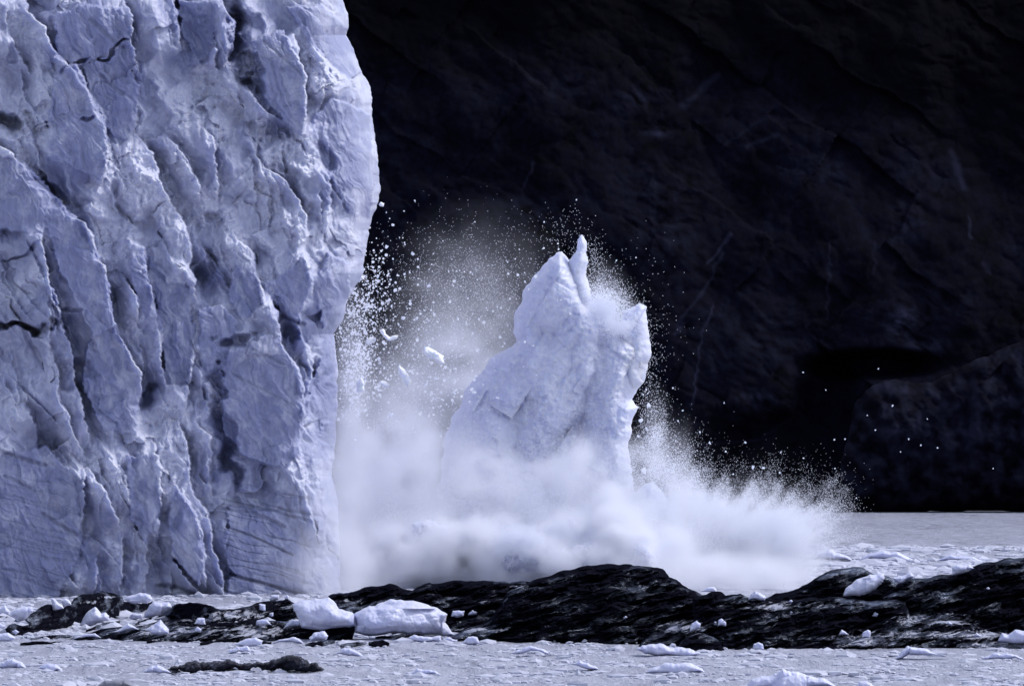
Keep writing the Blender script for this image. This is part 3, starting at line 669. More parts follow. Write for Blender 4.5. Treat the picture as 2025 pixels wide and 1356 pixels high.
ice([(578,1194),(590,1189),(623,1182),(650,1180),(662,1190),(670,1203),(698,1211),(702,1224),(703,1237),(690,1240),(674,1240),(597,1241),(587,1217)], 'big squarish white ice block sitting on black rock, smaller of the two biggest', 1.7, 11)
ice([(699,1214),(717,1203),(731,1197),(741,1198),(765,1187),(776,1184),(808,1187),(840,1193),(865,1201),(885,1214),(880,1230),(899,1254),(887,1258),(871,1254),(828,1252),(788,1252),(761,1254),(701,1250)], 'biggest white ice block, long and low, resting on the shore rocks', 2.4, 12)
ice([(1668,1178),(1672,1163),(1694,1145),(1720,1135),(1747,1133),(1749,1145),(1742,1155),(1720,1171),(1700,1178)], 'tilted white ice slab leaning on the rounded black hump', 1.0, 13)
SMALL = [
 ([(99,1182),(107,1182),(122,1195),(126,1203),(103,1205)], 'small pointed ice block on top of the wide black rock'),
 ([(120,1187),(128,1182),(136,1185),(142,1195),(126,1201)], 'small round ice lump right beside the pointed ice block on the wide rock'),
 ([(157,1236),(166,1219),(188,1199),(200,1213),(209,1210),(216,1217),(216,1227),(184,1236)], 'triangular ice block with a shoulder in front of the wide black rock'),
 ([(245,1183),(257,1177),(277,1171),(298,1176),(301,1185),(292,1193),(257,1194)], 'flat pale ice slab at the glacier foot behind the wide black rock'),
 ([(284,1219),(296,1195),(304,1189),(334,1190),(340,1199),(336,1207),(308,1217),(296,1221)], 'blocky slanting ice block just right of the flat pale slab'),
 ([(257,1217),(263,1212),(281,1213),(281,1221),(259,1226)], 'small low ice piece left below the slanting ice block'),
 ([(221,1249),(253,1231),(277,1245)], 'low cone of ice in the slush between thin black rocks'),
 ([(286,1245),(304,1235),(318,1224),(324,1233),(334,1243),(334,1252),(316,1256)], 'ragged peaked ice lump right of the low ice cone'),
 ([(384,1233),(391,1221),(405,1222),(407,1234)], 'small cube of ice on the slushy rocks below the layered rock'),
 ([(384,1249),(390,1238),(398,1243),(397,1250)], 'small ice lump directly below the ice cube'),
 ([(510,1207),(512,1193),(525,1195),(525,1207)], 'squarish grey ice piece on the layered rock near the glacier foot'),
 ([(532,1185),(536,1176),(552,1175),(551,1185),(538,1189)], 'bright white ice chip at the glacier foot'),
 ([(562,1180),(567,1175),(572,1179),(571,1185),(563,1185)], 'tiny ice chip right of the bright white chip'),
 ([(529,1218),(530,1210),(541,1210),(540,1218)], 'tiny ice piece on the layered rock left of the big squarish block'),
 ([(502,1237),(508,1226),(528,1224),(538,1235)], 'low rounded ice piece below the layered rock'),
 ([(559,1243),(577,1224),(593,1227),(597,1238)], 'broken ice heap touching the left side of the squarish big block'),
 ([(611,1260),(621,1250),(642,1247),(649,1256),(646,1264),(613,1268)], 'squat ice block before the black rock under the squarish big block'),
 ([(538,1274),(551,1264),(577,1259),(591,1262),(603,1272)], 'low arched grey ice piece left of the squat ice block'),
 ([(461,1274),(478,1266),(506,1259),(520,1266),(518,1274)], 'low flat pale ice piece at the end of the slanting rock strips'),
 ([(-12,1217),(-8,1201),(10,1194),(20,1207),(19,1217)], 'pointed ice lump at the left edge of the photo'),
 ([(18,1217),(22,1207),(36,1201),(65,1199),(65,1209),(49,1225),(36,1229)], 'wide slumped ice pile against the left end of the wide rock'),
 ([(-12,1225),(12,1236),(8,1246),(-12,1248)], 'rounded ice lump cut by the left edge below the slumped pile'),
 ([(-10,1250),(16,1250),(31,1262),(20,1268),(-10,1268)], 'low smooth ice dome at the lower left edge of the rocks'),
 ([(22,1249),(30,1244),(38,1249),(31,1255)], 'tiny white ice pebble set in the left tip of the wide rock'),
 ([(142,1264),(168,1252),(188,1251),(200,1261)], 'low flat ice piece in the slush below the wide rock'),
 ([(892,1218),(895,1207),(919,1207),(917,1217),(905,1221)], 'small white ice piece right of the biggest block, left of a pair'),
 ([(924,1216),(934,1205),(944,1209),(942,1215)], 'small white ice piece right of the biggest block, right of a pair'),
 ([(804,1264),(818,1254),(838,1258),(871,1256),(873,1268),(840,1270)], 'low grey ice slab in the slush under the biggest ice block'),
 ([(875,1262),(887,1259),(905,1264),(903,1270),(878,1271)], 'small low grey ice piece at the right end of the low grey slab'),
 ([(913,1270),(925,1258),(944,1259),(948,1272),(927,1275)], 'rounded grey ice boulder at the waterline left of the big dome'),
 ([(1419,1237),(1420,1226),(1427,1222),(1436,1230),(1435,1238)], 'egg shaped white ice lump on the broad rock shelf'),
 ([(1411,1236),(1413,1228),(1418,1229),(1418,1236)], 'tiny ice piece touching the egg shaped lump on its left'),
 ([(1365,1248),(1368,1232),(1378,1226),(1386,1232),(1384,1241)], 'grey hooded ice piece left of the egg shaped lump'),
 ([(1489,1285),(1490,1273),(1500,1269),(1508,1272),(1511,1284)], 'domed white ice block alone at the waterline of the broad shelf'),
 ([(1476,1188),(1486,1173),(1494,1168),(1508,1175),(1515,1180),(1512,1187)], 'peaked pale ice lump on the crest of the broad shelf'),
 ([(1559,1189),(1564,1185),(1568,1188),(1565,1192)], 'tiny ice pebble on the upper part of the broad shelf'),
 ([(1561,1211),(1564,1207),(1568,1210),(1565,1213)], 'tiny ice pebble in the middle of the broad shelf'),
 ([(1761,1141),(1793,1135),(1801,1131),(1809,1139),(1787,1151),(1777,1154)], 'pale ice wedge behind the notch right of the rounded hump'),
 ([(1882,1138),(1883,1121),(1892,1116),(1917,1115),(1926,1123),(1909,1131)], 'grey ice block behind the slope of the right ridge'),
 ([(1705,1260),(1706,1250),(1716,1244),(1722,1248),(1721,1261)], 'squarish ice cube on the foam striped rock'),
 ([(1658,1256),(1664,1244),(1672,1248),(1682,1256)], 'small peaked ice lump left of the cube on the striped rock'),
 ([(1973,1267),(1981,1250),(1994,1254),(2008,1244),(2035,1250),(2035,1269)], 'wide pale ice heap at the right edge on the striped rock'),
 ([(1923,1259),(1931,1250),(1942,1257)], 'small dark edged ice chip left of the wide pale heap'),
 ([(1869,1233),(1876,1227),(1883,1232),(1880,1236)], 'small white ice chip on the top of the striped rock'),
 ([(1724,1217),(1730,1209),(1737,1212),(1734,1219)], 'tiny ice lump on dark rock above the ice cube'),
 ([(1950,1163),(1954,1160),(1958,1163),(1954,1166)], 'tiny ice pebble high on the right ridge'),
 ([(1232,1221),(1237,1217),(1241,1220),(1237,1223)], 'tiny ice pebble at the right foot of the big dome'),
 ([(1323,1279),(1328,1271),(1336,1273),(1339,1280)], 'small white ice knob on the pale floe under the big dome'),
]
for i, (p, l) in enumerate(SMALL): ice(p, l, None, 40+i)
FG = 'low floes drifting in the slush'
FLOES = [
 ([(1470,1362),(1486,1342),(1526,1334),(1547,1321),(1582,1329),(1607,1337),(1648,1352),(1656,1362)], 'largest white floe heap, cut by the bottom edge'),
 ([(1273,1330),(1314,1310),(1354,1309),(1397,1330)], 'broad low floe left above the largest floe heap'),
 ([(1088,1324),(1147,1304),(1177,1316),(1192,1326)], 'low pointed floe in open slush below the big dome'),
 ([(1256,1284),(1270,1275),(1304,1271),(1364,1281),(1387,1291),(1360,1299),(1280,1292)], 'pale flat floe against the waterline right of the big dome'),
 ([(998,1294),(1040,1278),(1076,1283),(1103,1298)], 'smooth rounded floe close to the foot of the big dome'),
 ([(1769,1304),(1785,1284),(1795,1276),(1835,1283),(1887,1304)], 'wide broken floe below the foam striped rock'),
 ([(282,1328),(296,1317),(312,1313),(326,1321),(348,1332)], 'pyramid shaped floe at the left tip of the dirty dark floe'),
 ([(-6,1318),(12,1304),(26,1299),(40,1307),(54,1322)], 'rounded floe at the left edge of the photo'),
 ([(70,1324),(92,1311),(112,1313),(128,1326)], 'low blue grey floe right of the rounded left edge floe'),
 ([(445,1294),(468,1278),(490,1276),(499,1290)], 'pale rounded floe just behind the dirty dark floe'),
 ([(655,1296),(675,1282),(700,1284),(722,1297)], 'low ridged floe between the dirty floe and the round black stone'),
 ([(1685,1356),(1705,1346),(1722,1350),(1735,1358)], 'small white floe right of the largest floe heap'),
 ([(1940,1302),(1965,1290),(2000,1292),(2030,1304)], 'flat floe in the slush under the wide pale ice heap'),
 ([(800,1330),(826,1320),(850,1323),(872,1333)], 'small low floe alone in the slush at the middle'),
 ([(590,1312),(597,1298),(607,1306),(613,1320),(604,1322)], 'bright ice blade standing on the dirty dark floe'),
]
for i, (p, l) in enumerate(FLOES): ice(p, l, None, 130+i, 'ice_floe', 'ice floe', FG, floe=True, amp=0.6, lv=3, am=0.12)
ice([(x, 1327-0.72*(1327-y) if y < 1327 else y) for x, y in [(330,1322),(350,1312),(364,1308),(390,1300),(437,1298),(453,1293),(469,1302),(496,1304),(508,1299),(532,1302),(557,1286),(585,1284),(603,1294),(613,1306),(629,1306),(642,1324),(627,1329),(599,1328),(567,1328),(532,1323),(488,1328),(437,1328),(405,1325),(362,1327)]], 'long dirty dark floe streaked with gravel, drifting in the slush', 0.9, 160, 'dirty_floe', 'ice floe', FG, M_DIRTY, 1.0, floe=True, lv=5, am=0.2)
ice([(185,1360),(207,1344),(247,1344),(269,1360),(228,1364)], 'low grey floe cut by the bottom edge near the left corner', 0.5, 161, 'ice_floe', 'ice floe', FG, M_GREY, floe=True)
for p, l, s in [([(1600,1108),(1612,1092),(1640,1084),(1668,1096),(1690,1110)], 'low far floe bank beside the white plume', 171), ([(1690,1112),(1720,1094),(1775,1090),(1830,1110)], 'longer far floe bank between the plume and the right ridge', 172), ([(1850,1110),(1880,1096),(1925,1100),(1960,1112)], 'far floe bank just above the right ridge', 173), ([(1380,1170),(1400,1160),(1413,1160),(1418,1170)], 'grey ice lump at the foot of the plume by the big dome', 174)]:
    ice(p, l, None, s, 'ice_floe', 'ice floe', FG, floe=True)

# ---------------------------------------------------------------- slush: countless small floating pieces
def ico():
    bm = __import__('bmesh').new(); __import__('bmesh').ops.create_icosphere(bm, subdivisions=1, radius=1.0)
    v = np.array([x.co[:] for x in bm.verts]); f = np.array([[y.index for y in x.verts] for x in bm.faces]); bm.free(); return v, f
ICO_V, ICO_F = ico()
def pieces(name, pos, size, flat, mat, seed, label):
    r = np.random.default_rng(seed); n = len(pos)
    V = ICO_V[None]*(1 + 0.55*(r.random((n, len(ICO_V), 1))-.5))
    V = V*np.stack([size*(0.7+r.random(n)), size*(0.7+1.2*r.random(n)), size*flat*(0.4+r.random(n))], -1)[:, None, :]
    a = r.random(n)*2*np.pi; c, s = np.cos(a)[:, None], np.sin(a)[:, None]
    V = np.stack([V[..., 0]*c-V[..., 1]*s, V[..., 0]*s+V[..., 1]*c, V[..., 2]], -1) + pos[:, None, :]
    Fq = (ICO_F[None] + (np.arange(n)*len(ICO_V))[:, None, None]).reshape(-1, 3)
    o = mesh_np(name, V.reshape(-1, 3), Fq, mat, smooth=False)
    tag(o, label, 'ice', kind='stuff'); return o
def scatter(n, d0, d1, x0, x1, seed):
    r = np.random.default_rng(seed)
    py = r.uniform(HOR + F*CAM_H/d1, HOR + F*CAM_H/d0, n)**1.0; d = dw(py); px = r.uniform(x0, x1, n)
    dens = fbm(px/120, py/9, 4, seed)
    k = dens > r.normal(0.0, 0.35, n)
    return np.stack([(px-1012.5)/F*d, d, np.zeros(n)], -1)[k], r
p1, r1 = scatter(34000, 300, 470, -150, 2200, 5)
pieces('brash_ice', p1, np.clip(r1.lognormal(-2.3, 0.7, len(p1)), 0.03, 0.6), 0.5, M_BRASH, 6, 'loose slush of small white ice bits covering the near water')
p2, r2 = scatter(9000, 450, 590, -150, 900, 15)
pieces('brash_ice', p2, np.clip(r2.lognormal(-1.5, 0.6, len(p2)), 0.08, 0.9), 0.5, M_BRASH, 16, 'loose ice bits packed along the glacier foot')
p3, r3 = scatter(9000, 640, 900, 1250, 2250, 25)
pieces('brash_ice', p3, np.clip(r3.lognormal(-1.0, 0.6, len(p3)), 0.12, 1.6), 0.5, M_BRASH, 26, 'band of packed white ice bits behind the right rocks')

# ---------------------------------------------------------------- the calved iceberg
BD = 640.0
def berg_disp(seed, amp):
    def f(x, y):
        e, _ = facets((x*.8+y*.5)/34, (-x*.5+y*.8)/52, seed+21, 1.9)
        r = math.radians(-20); u = x*math.cos(r)-y*math.sin(r); v = x*math.sin(r)+y*math.cos(r)
        a, _ = facets(u/60, v/80, seed, 1.3); b, _ = facets(u/20, v/24, seed+5, 1.4); c, _ = facets(u/7, v/8, seed+8, 1.4)
        m = np.clip(0.5+fbm(x/70, y/70, 3, seed+9), 0, 1)
        return amp*(0.3*a + 0.75*e + 0.36*b*m + 0.15*c*m + 0.7*fbm(x/90, y/110, 3, seed+11) + 0.12*fbm(x/9, y/9, 3, seed+13) + 0.10*m*ridged(x/26, y/30, 4, seed+15))
    return f
berg = bpy.data.objects.new('calved_iceberg', None); COL.objects.link(berg); berg.location = at(1090, dw(BD) if False else HOR+F*CAM_H/BD, BD)
tag(berg, 'big white iceberg with two horns bursting upright out of the splash', 'iceberg')
def bpart(name, poly, d, thick, seed, amp, R=None, lv=5, am=0.11, swell=None):
    o = solid(name, rough(poly, am, lv, seed), d, thick, M_BERG, R=R, step=1.2, disp=berg_disp(seed, amp), power=0.6, soften=0.10*(R or 60), swell=swell)
    o.parent = berg; o.matrix_parent_inverse = berg.matrix_world.inverted() if False else __import__('mathutils').Matrix.Translation(berg.location).inverted()
    return o
MASSES = [  # overlapping swellings of the one body: outline, stand-out, swell, reach
 ([(1100,500),(1111,497),(1124,513),(1150,545),(1168,600),(1186,640),(1183,690),(1166,757),(1140,812),(1119,858),(1092,866),(1050,840),(1020,780),(1008,720),(1021,680),(1017,640),(1025,606),(1036,572),(1059,542),(1081,519)], 2.6, 2.6, 70),
 ([(1040,670),(999,692),(968,711),(953,737),(931,756),(916,786),(893,824),(882,854),(876,900),(850,1000),(830,1100),(900,1160),(1150,1160),(1150,1000),(1130,870),(1080,760)], 1.2, 3.6, 100),
 ([(1150,580),(1183,606),(1220,636),(1262,690),(1288,681),(1273,756),(1250,790),(1247,865),(1250,1000),(1290,1160),(1150,1160),(1140,900),(1165,760),(1180,660)], 1.0, 2.4, 80),
 ([(1190,850),(1225,800),(1250,786),(1264,805),(1250,831),(1247,900),(1235,960),(1195,940)], 1.6, 2.0, 40),
 ([(1010,980),(1080,900),(1150,880),(1210,940),(1220,1050),(1150,1150),(1020,1150)], 1.8, 3.4, 80)]
def berg_swell(x, y):
    acc = 0; wx = x + 7*fbm(x/30, y/30, 3, 611); wy = y + 7*fbm(x/30, y/30, 3, 612)
    for p, off, th, R_ in MASSES:
        D, _, _ = poly_dist(wx, wy, p); t = np.clip(D/R_, 0, 1)
        acc = acc + np.exp((off + th*np.sqrt(1-(1-t)**2) + np.minimum(D, 0)*0.11)/0.55)
    return 0.55*np.log(acc)
bpart('ice_body', [(1100,500),(1111,497),(1124,513),(1136,530),(1153,560),(1164,594),(1183,606),(1202,624),(1220,636),(1240,648),(1270,640),(1288,681),(1281,718),(1273,756),(1258,777),(1250,790),(1264,805),(1250,831),(1247,865),(1247,920),(1260,1000),(1290,1100),(1280,1160),(900,1160),(830,1100),(850,1000),(876,900),(882,854),(893,824),(916,786),(931,756),(953,737),(968,711),(999,692),(1021,677),(1017,640),(1025,606),(1036,572),(1059,542),(1081,519)], BD+3, 6.0, 503, 1.0, 90, swell=berg_swell)
bpart('spire', [(1112,575),(1120,530),(1126,514),(1138,500),(1142,474),(1149,464),(1160,478),(1164,519),(1159,545),(1166,600),(1150,635),(1120,620)], BD+1.2, 2.0, 502, 0.4, 24)
bpart('horn', [(1212,650),(1228,636),(1232,617),(1247,609),(1265,599),(1279,606),(1282,636),(1288,681),(1281,718),(1273,756),(1252,778),(1228,750),(1212,690)], BD+3, 2.6, 505, 0.6, 34)
bpart('foot', [(1240,1020),(1252,975),(1277,955),(1292,951),(1311,974),(1325,1010),(1340,1080),(1330,1150),(1250,1150)], BD+2, 3.0, 507, 0.5, 40)

SG = 'ice boulders tumbling in the splash'
for p, l, d, sd in [([(982,1120),(1000,1076),(1030,1063),(1062,1060),(1085,1076),(1110,1083),(1135,1096),(1142,1130),(1000,1140)], 'lumpy white ice boulder in the splash, leftmost behind the big rock dome', 617, 701),
                    ([(1082,1062),(1098,1036),(1125,1020),(1146,1040),(1152,1080),(1095,1085)], 'angular ice boulder standing in the splash between two wider lumpy ones', 621, 702),
                    ([(1128,1100),(1150,1073),(1200,1068),(1235,1074),(1262,1070),(1292,1092),(1305,1130),(1140,1135)], 'long lumpy ice boulder in the splash right behind the top of the big rock dome', 617, 703),
                    ([(790,1075),(815,1035),(850,1028),(885,1040),(900,1085),(840,1100)], 'pale ice boulder almost lost in mist left of the iceberg foot', 619, 704)]:
    o = solid('ice_boulder', rough(p, 0.14, 5, sd), d, 2.4, M_BERG, R=30, step=1.0, disp=lambda x, y, q=sd: berg_disp(q, 1.0)(x, y) + 0.5*facets(x/11, y/11, q+3, 1.5)[0] + 0.2*ridged(x/6, y/6, 3, q+4), power=0.5); tag(o, l, 'ice boulder', SG)

# ---------------------------------------------------------------- ice thrown into the air
AG = 'ice thrown up by the splash'
FLY = [
 ([(750,653),(759,650),(763,660),(772,666),(788,662),(786,668),(772,674),(763,670)], 'curved banana shaped white ice piece in mid air beside the glacier', 611),
 ([(723,680),(725,671),(736,665),(744,670),(742,676),(730,682)], 'half round white ice piece in mid air left below the curved piece', 611),
 ([(836,692),(839,686),(847,685),(855,690),(866,697),(878,703),(880,718),(868,718),(847,707)], 'largest flying ice piece, smooth and oblong, left of the iceberg', 611),
 ([(788,723),(791,722),(799,729),(809,743),(813,759),(807,768),(793,747),(787,737)], 'narrow upright flying ice piece below left of the largest one', 611),
 ([(704,757),(713,747),(720,753),(720,774),(705,776)], 'pale flying ice piece half hidden in mist at the glacier edge', 611),
 ([(747,760),(753,752),(763,754),(772,762),(766,768)], 'low domed flying ice piece in the mist under the narrow upright one', 611),
 ([(706,551),(713,545),(719,547),(721,553),(711,555)], 'small white ice piece just coming off the glacier edge', 611),
 ([(749,404),(753,399),(760,402),(759,408),(752,408)], 'highest small ice piece falling off the glacier rim', 611),
]
for i, (p, l, d) in enumerate(FLY): ice(p, l, None, 200+i, 'flying_ice_piece', 'ice piece', AG, M_FLY, d=d, amp=0.9, lv=3, am=0.13)

def shard_mesh(seed):
    bm = __import__('bmesh').new(); r = random.Random(seed)
    for _ in range(14):
        v = Vector((r.gauss(0, 1), r.gauss(0, 1), r.gauss(0, 1))); v.normalize()
        bm.verts.new((v.x*r.uniform(.8, 1.25), v.y, v.z*r.uniform(.6, 1)))
    __import__('bmesh').ops.convex_hull(bm, input=bm.verts)
    for v in [v for v in bm.verts if not v.link_faces]: bm.verts.remove(v)
    me = bpy.data.meshes.new('ice_fragment'); bm.to_mesh(me); bm.free(); me.materials.append(M_SPRAY); return me
SHARDS = [shard_mesh(900+i) for i in range(8)]
rf = random.Random(77)
def fragment(px, py, r, label, group, d=None):
    d = d or rf.uniform(612, 640); o = bpy.data.objects.new('ice_fragment', rf.choice(SHARDS)); COL.objects.link(o)
    o.location = at(px, py, d); s = r*d/F; o.scale = (s, s, s); o.rotation_euler = (rf.uniform(0, 6), rf.uniform(0, 6), rf.uniform(0, 6))
    tag(o, label, 'ice fragment', group)
LA, GA = 'white ice fragment flying in the dark gap between glacier and iceberg', 'flying fragments left of the iceberg'
LB, GB = 'tiny white speck of ice flying before the dark mountain right of the iceberg', 'flying specks right of the iceberg'
for x, y, r in [(748,547,4),(848,565,4),(770,592,3.5),(751,611,3.5),(724,608,4),(797,629,4.5),(824,629,3.5),(848,633,3),(774,607,2.5),(811,595,2.5),(828,651,2.5),(792,646,2),(755,586,2),(749,709,4),(843,761,4),(811,732,3),(872,776,3.5),(899,778,3.5),(851,746,3),(862,748,3),(912,702,2),(894,704,2),(777,445,3.5),(764,487,5),(816,502,4),(777,512,2.5),(799,418,2),(820,397,2),(782,574,5),(944,553,2),(1004,518,2),(1019,512,2),(1027,493,2),(1038,557,2.5),(1076,439,2),(857,502,2),(991,609,2.5),(961,609,2),(775,822,7),(983,607,2),(764,420,2),(770,432,2),(790,470,2),(800,480,2)]:
    fragment(x, y, r, LA, GA)
for x, y, r in [(1588,736,1.7),(1737,729,1.8),(1633,771,1.6),(1432,796,2),(1350,811,2),(1384,854,2.3),(1404,876,3.4),(1474,874,3.2),(1435,893,2.6),(1544,894,2.6),(1650,869,2),(1671,868,2),(1765,802,2.4),(1731,850,1.9),(1834,828,1.8),(1797,868,2.2),(1821,880,1.9),(1854,885,1.9),(1781,893,1.6),(1715,821,1.6),(1336,872,2.6),(1490,924,3.8),(1510,925,3.2),(1542,934,2.6),(1589,905,1.9),(1964,926,1.6),(1694,984,1.8),(1651,926,1.8),(1450,937,2),(1341,832,2.2),(1284,800,6),(1267,831,5),(1273,931,7),(1140,395,2),(1219,515,2),(1278,770,2.5),(1272,780,2),(1281,778,2),(1262,862,3),(1272,884,3),(1278,846,2.5),(1300,880,2.5),(1320,900,2.5)]:
    fragment(x, y, r, LB, GB, rf.uniform(632, 646))
n = 0
while n < 150:
    y = rf.uniform(530, 790); x = 690 + abs(rf.gauss(0, 38)) + (10 if y < 600 else -8)
    if rf.random() < 0.25: x = rf.uniform(700, 930); y = rf.uniform(560, 830)
    fragment(x, y, min(3.2, 0.9+rf.expovariate(1.3)), LA, GA); n += 1

# ---------------------------------------------------------------- spray: fog of fine droplets with grains in it
def fog_mat():
    m = bpy.data.materials.new('spray_fog'); m.use_nodes = True; nt = m.node_tree
    nt.nodes.remove(nt.nodes['Principled BSDF'])
    v = nt.nodes.new('ShaderNodeVolumePrincipled'); v.inputs['Color'].default_value = (0.962, 0.971, 0.998, 1); v.inputs['Density'].default_value = 1.0
    v.inputs['Anisotropy'].default_value = 0.45
    nt.links.new(v.outputs[0], nt.nodes['Material Output'].inputs['Volume']); return m
M_FOG = fog_mat()

def spray_nodes(name, lo, dx, n):
    """grid vertices (index below n) carry a density that fills a fog volume; the others become round droplets"""
    ng = bpy.data.node_groups.new(name, 'GeometryNodeTree'); nn = ng.nodes; L = ng.links.new
    ng.interface.new_socket('Geometry', in_out='INPUT', socket_type='NodeSocketGeometry'); ng.interface.new_socket('Geometry', in_out='OUTPUT', socket_type='NodeSocketGeometry')
    i = nn.new('NodeGroupInput'); o = nn.new('NodeGroupOutput'); jn = nn.new('GeometryNodeJoinGeometry'); L(jn.outputs[0], o.inputs[0])
    def named(a):
        q = nn.new('GeometryNodeInputNamedAttribute'); q.data_type = 'FLOAT'; q.inputs['Name'].default_value = a; return q.outputs['Attribute']
    size = named('size')
    cmp_ = nn.new('FunctionNodeCompare'); cmp_.data_type = 'FLOAT'; cmp_.operation = 'GREATER_THAN'; L(size, cmp_.inputs[0]); cmp_.inputs[1].default_value = 0.0
    mp = nn.new('GeometryNodeMeshToPoints'); L(i.outputs[0], mp.inputs['Mesh']); L(cmp_.outputs[0], mp.inputs['Selection']); L(size, mp.inputs['Radius'])
    sm = nn.new('GeometryNodeSetMaterial'); sm.inputs['Material'].default_value = M_SPRAY; L(mp.outputs[0], sm.inputs['Geometry']); L(sm.outputs[0], jn.inputs[0])
    if n is not None:
        pos = nn.new('GeometryNodeInputPosition'); sep = nn.new('ShaderNodeSeparateXYZ'); L(pos.outputs[0], sep.inputs[0])
        def m(op, a, b):
            q = nn.new('ShaderNodeMath'); q.operation = op
            for k, v in ((0, a), (1, b)):
                if hasattr(v, 'links'): L(v, q.inputs[k])
                else: q.inputs[k].default_value = v
            return q.outputs[0]
        idx = []
        for k in range(3):
            t = m('ROUND', m('DIVIDE', m('SUBTRACT', sep.outputs[k], float(lo[k])), dx), 0.0)
            idx.append(m('MINIMUM', m('MAXIMUM', t, 0.0), float(n[k]-1)))
        # split index arithmetic stays exact: every term is below 2^24
        ind = m('ADD', m('ADD', idx[0], m('MULTIPLY', idx[1], float(n[0]))), m('MULTIPLY', idx[2], float(n[0]*n[1])))
        si = nn.new('GeometryNodeSampleIndex'); si.data_type = 'FLOAT'; si.domain = 'POINT'
        L(i.outputs[0], si.inputs['Geometry']); L(named('dens'), si.inputs['Value']); L(ind, si.inputs['Index'])
        vc = nn.new('GeometryNodeVolumeCube'); L(si.outputs[0], vc.inputs['Density'])
        vc.inputs['Min'].default_value = lo; vc.inputs['Max'].default_value = [lo[k]+dx*(n[k]-1) for k in range(3)]
        for k, a in enumerate('XYZ'): vc.inputs['Resolution '+a].default_value = n[k]
        s2 = nn.new('GeometryNodeSetMaterial'); s2.inputs['Material'].default_value = M_FOG; L(vc.outputs[0], s2.inputs['Geometry']); L(s2.outputs[0], jn.inputs[0])
    return ng

def spray(name, P, size, label, fog=None):
    """fog: (x0, y0, z0, x1, y1, z1, cell, function of px, py, distance, x, y, z -> density per metre)"""
    P = np.asarray(P); size = np.asarray(size); lo = dx = n = None; dens = np.zeros(len(P))
    if fog:
        lo = fog[:3]; dx = fog[6]; n = [int((fog[3+k]-fog[k])/dx)+2 for k in range(3)]
        Z, Y, X = np.meshgrid(lo[2]+dx*np.arange(n[2]), lo[1]+dx*np.arange(n[1]), lo[0]+dx*np.arange(n[0]), indexing='ij')
        D = fog[7](1012.5+X/Y*F, HOR+(CAM_H-Z)/Y*F, Y, X, Y, Z)
        D = np.where(D < 0.0004, 0, D)*np.clip((Z+0.5)/0.5, 0, 1)
        for ax in range(3):                                   # nothing touches the sides of the box
            e = np.minimum(np.arange(D.shape[ax]), np.arange(D.shape[ax])[::-1]); w = np.clip(e/4.0, 0, 1)
            if ax == 0: w = np.where(np.arange(D.shape[0]) < 8, 1, w)
            D = D*w.reshape([-1 if k == ax else 1 for k in range(3)])
        G = np.stack([X, Y, Z], -1).reshape(-1, 3)
        P = np.concatenate([G, P]); size = np.concatenate([np.zeros(len(G)), size]); dens = np.concatenate([D.ravel(), dens])
    me = bpy.data.meshes.new(name); me.vertices.add(len(P)); me.vertices.foreach_set('co', np.ascontiguousarray(P, dtype=np.float32).ravel())
    for k, v in (('size', size), ('dens', dens)):
        a = me.attributes.new(k, 'FLOAT', 'POINT'); a.data.foreach_set('value', np.ascontiguousarray(v, dtype=np.float32))
    me.materials.append(M_SPRAY)
    o = bpy.data.objects.new(name, me); COL.objects.link(o)
    md = o.modifiers.new('droplets', 'NODES'); md.node_group = spray_nodes(name, lo, dx, n)
    tag(o, label, 'spray', kind='stuff'); print(name, len(P), n); return o

def cloud(blobs, d, seed, nscale=40.0, lo=-0.5, hi=0.3):
    """blobs: cx, cy, rx, ry, depth spread (m), count, distance -> points with a ragged, clumpy density"""
    r = np.random.default_rng(seed); out = []
    for b in blobs:
        cx, cy, rx, ry, dz, n = b[:6]; dd = b[6] if len(b) > 6 else d
        px = cx + r.normal(0, rx, n); py = cy + r.normal(0, ry, n); y = dd + r.normal(0, dz, n)
        q = fbm3(px/nscale, py/nscale, (y-d)/(nscale*0.055), 4, seed)
        k = r.random(n) < sstep(lo, hi, q)
        out.append(np.stack(at(px[k], py[k], y[k]), -1))
    P = np.concatenate(out); return P[P[:, 2] > -0.3]

def blobs_density(blobs, seed, cell, contrast, floor=0.15):
    """blobs: cx, cy, rx, ry (photo pixels), depth spread (m), distance, optical depth through the middle"""
    def f(px, py, d, X, Y, Z):
        s = 0
        for cx, cy, rx, ry, dz, dd, tau in blobs:
            s = s + tau/(2.507*dz)*np.exp(-0.5*(((px-cx)/rx)**2+((py-cy)/ry)**2+((d-dd)/dz)**2))
        q = fbm3(X/cell, Y/cell, Z/cell, 5, seed)
        return s*np.maximum(floor, 1+contrast*q)
    return f

# 1: mist hanging between glacier and iceberg
mist = cloud([(780,900,60,110,4,9000,626),(690,760,14,110,2,4000,616),(840,800,60,80,4,5000,630),(880,660,60,80,5,6000,640),(900,580,80,80,5,1500,642),(960,600,60,60,4,3500,646)], 634, 11, 40, -0.6, 0.5)
spray('mist', mist, np.random.default_rng(1).uniform(0.015, 0.035, len(mist)), 'pale mist hanging between the glacier edge and the calved iceberg',
      (-26, 598, -0.4, 6, 660, 46, 0.28, blobs_density([(775,1020,85,85,4,627,3.8),(770,890,50,80,4,626,1.6),(698,930,26,120,3,616,1.2),(690,740,16,80,3,616,0.7),(825,880,45,70,3,632,1.0),(880,740,60,60,4,647,0.8),(880,650,45,60,5,642,0.32),(930,570,60,70,6,646,0.14),(860,590,30,40,4,644,0.12),(940,745,45,50,4,650,0.7),(980,640,70,80,6,650,0.35)], 12, 2.2, 1.5, 0.1)))
rp = random.Random(64); PUFFS = []
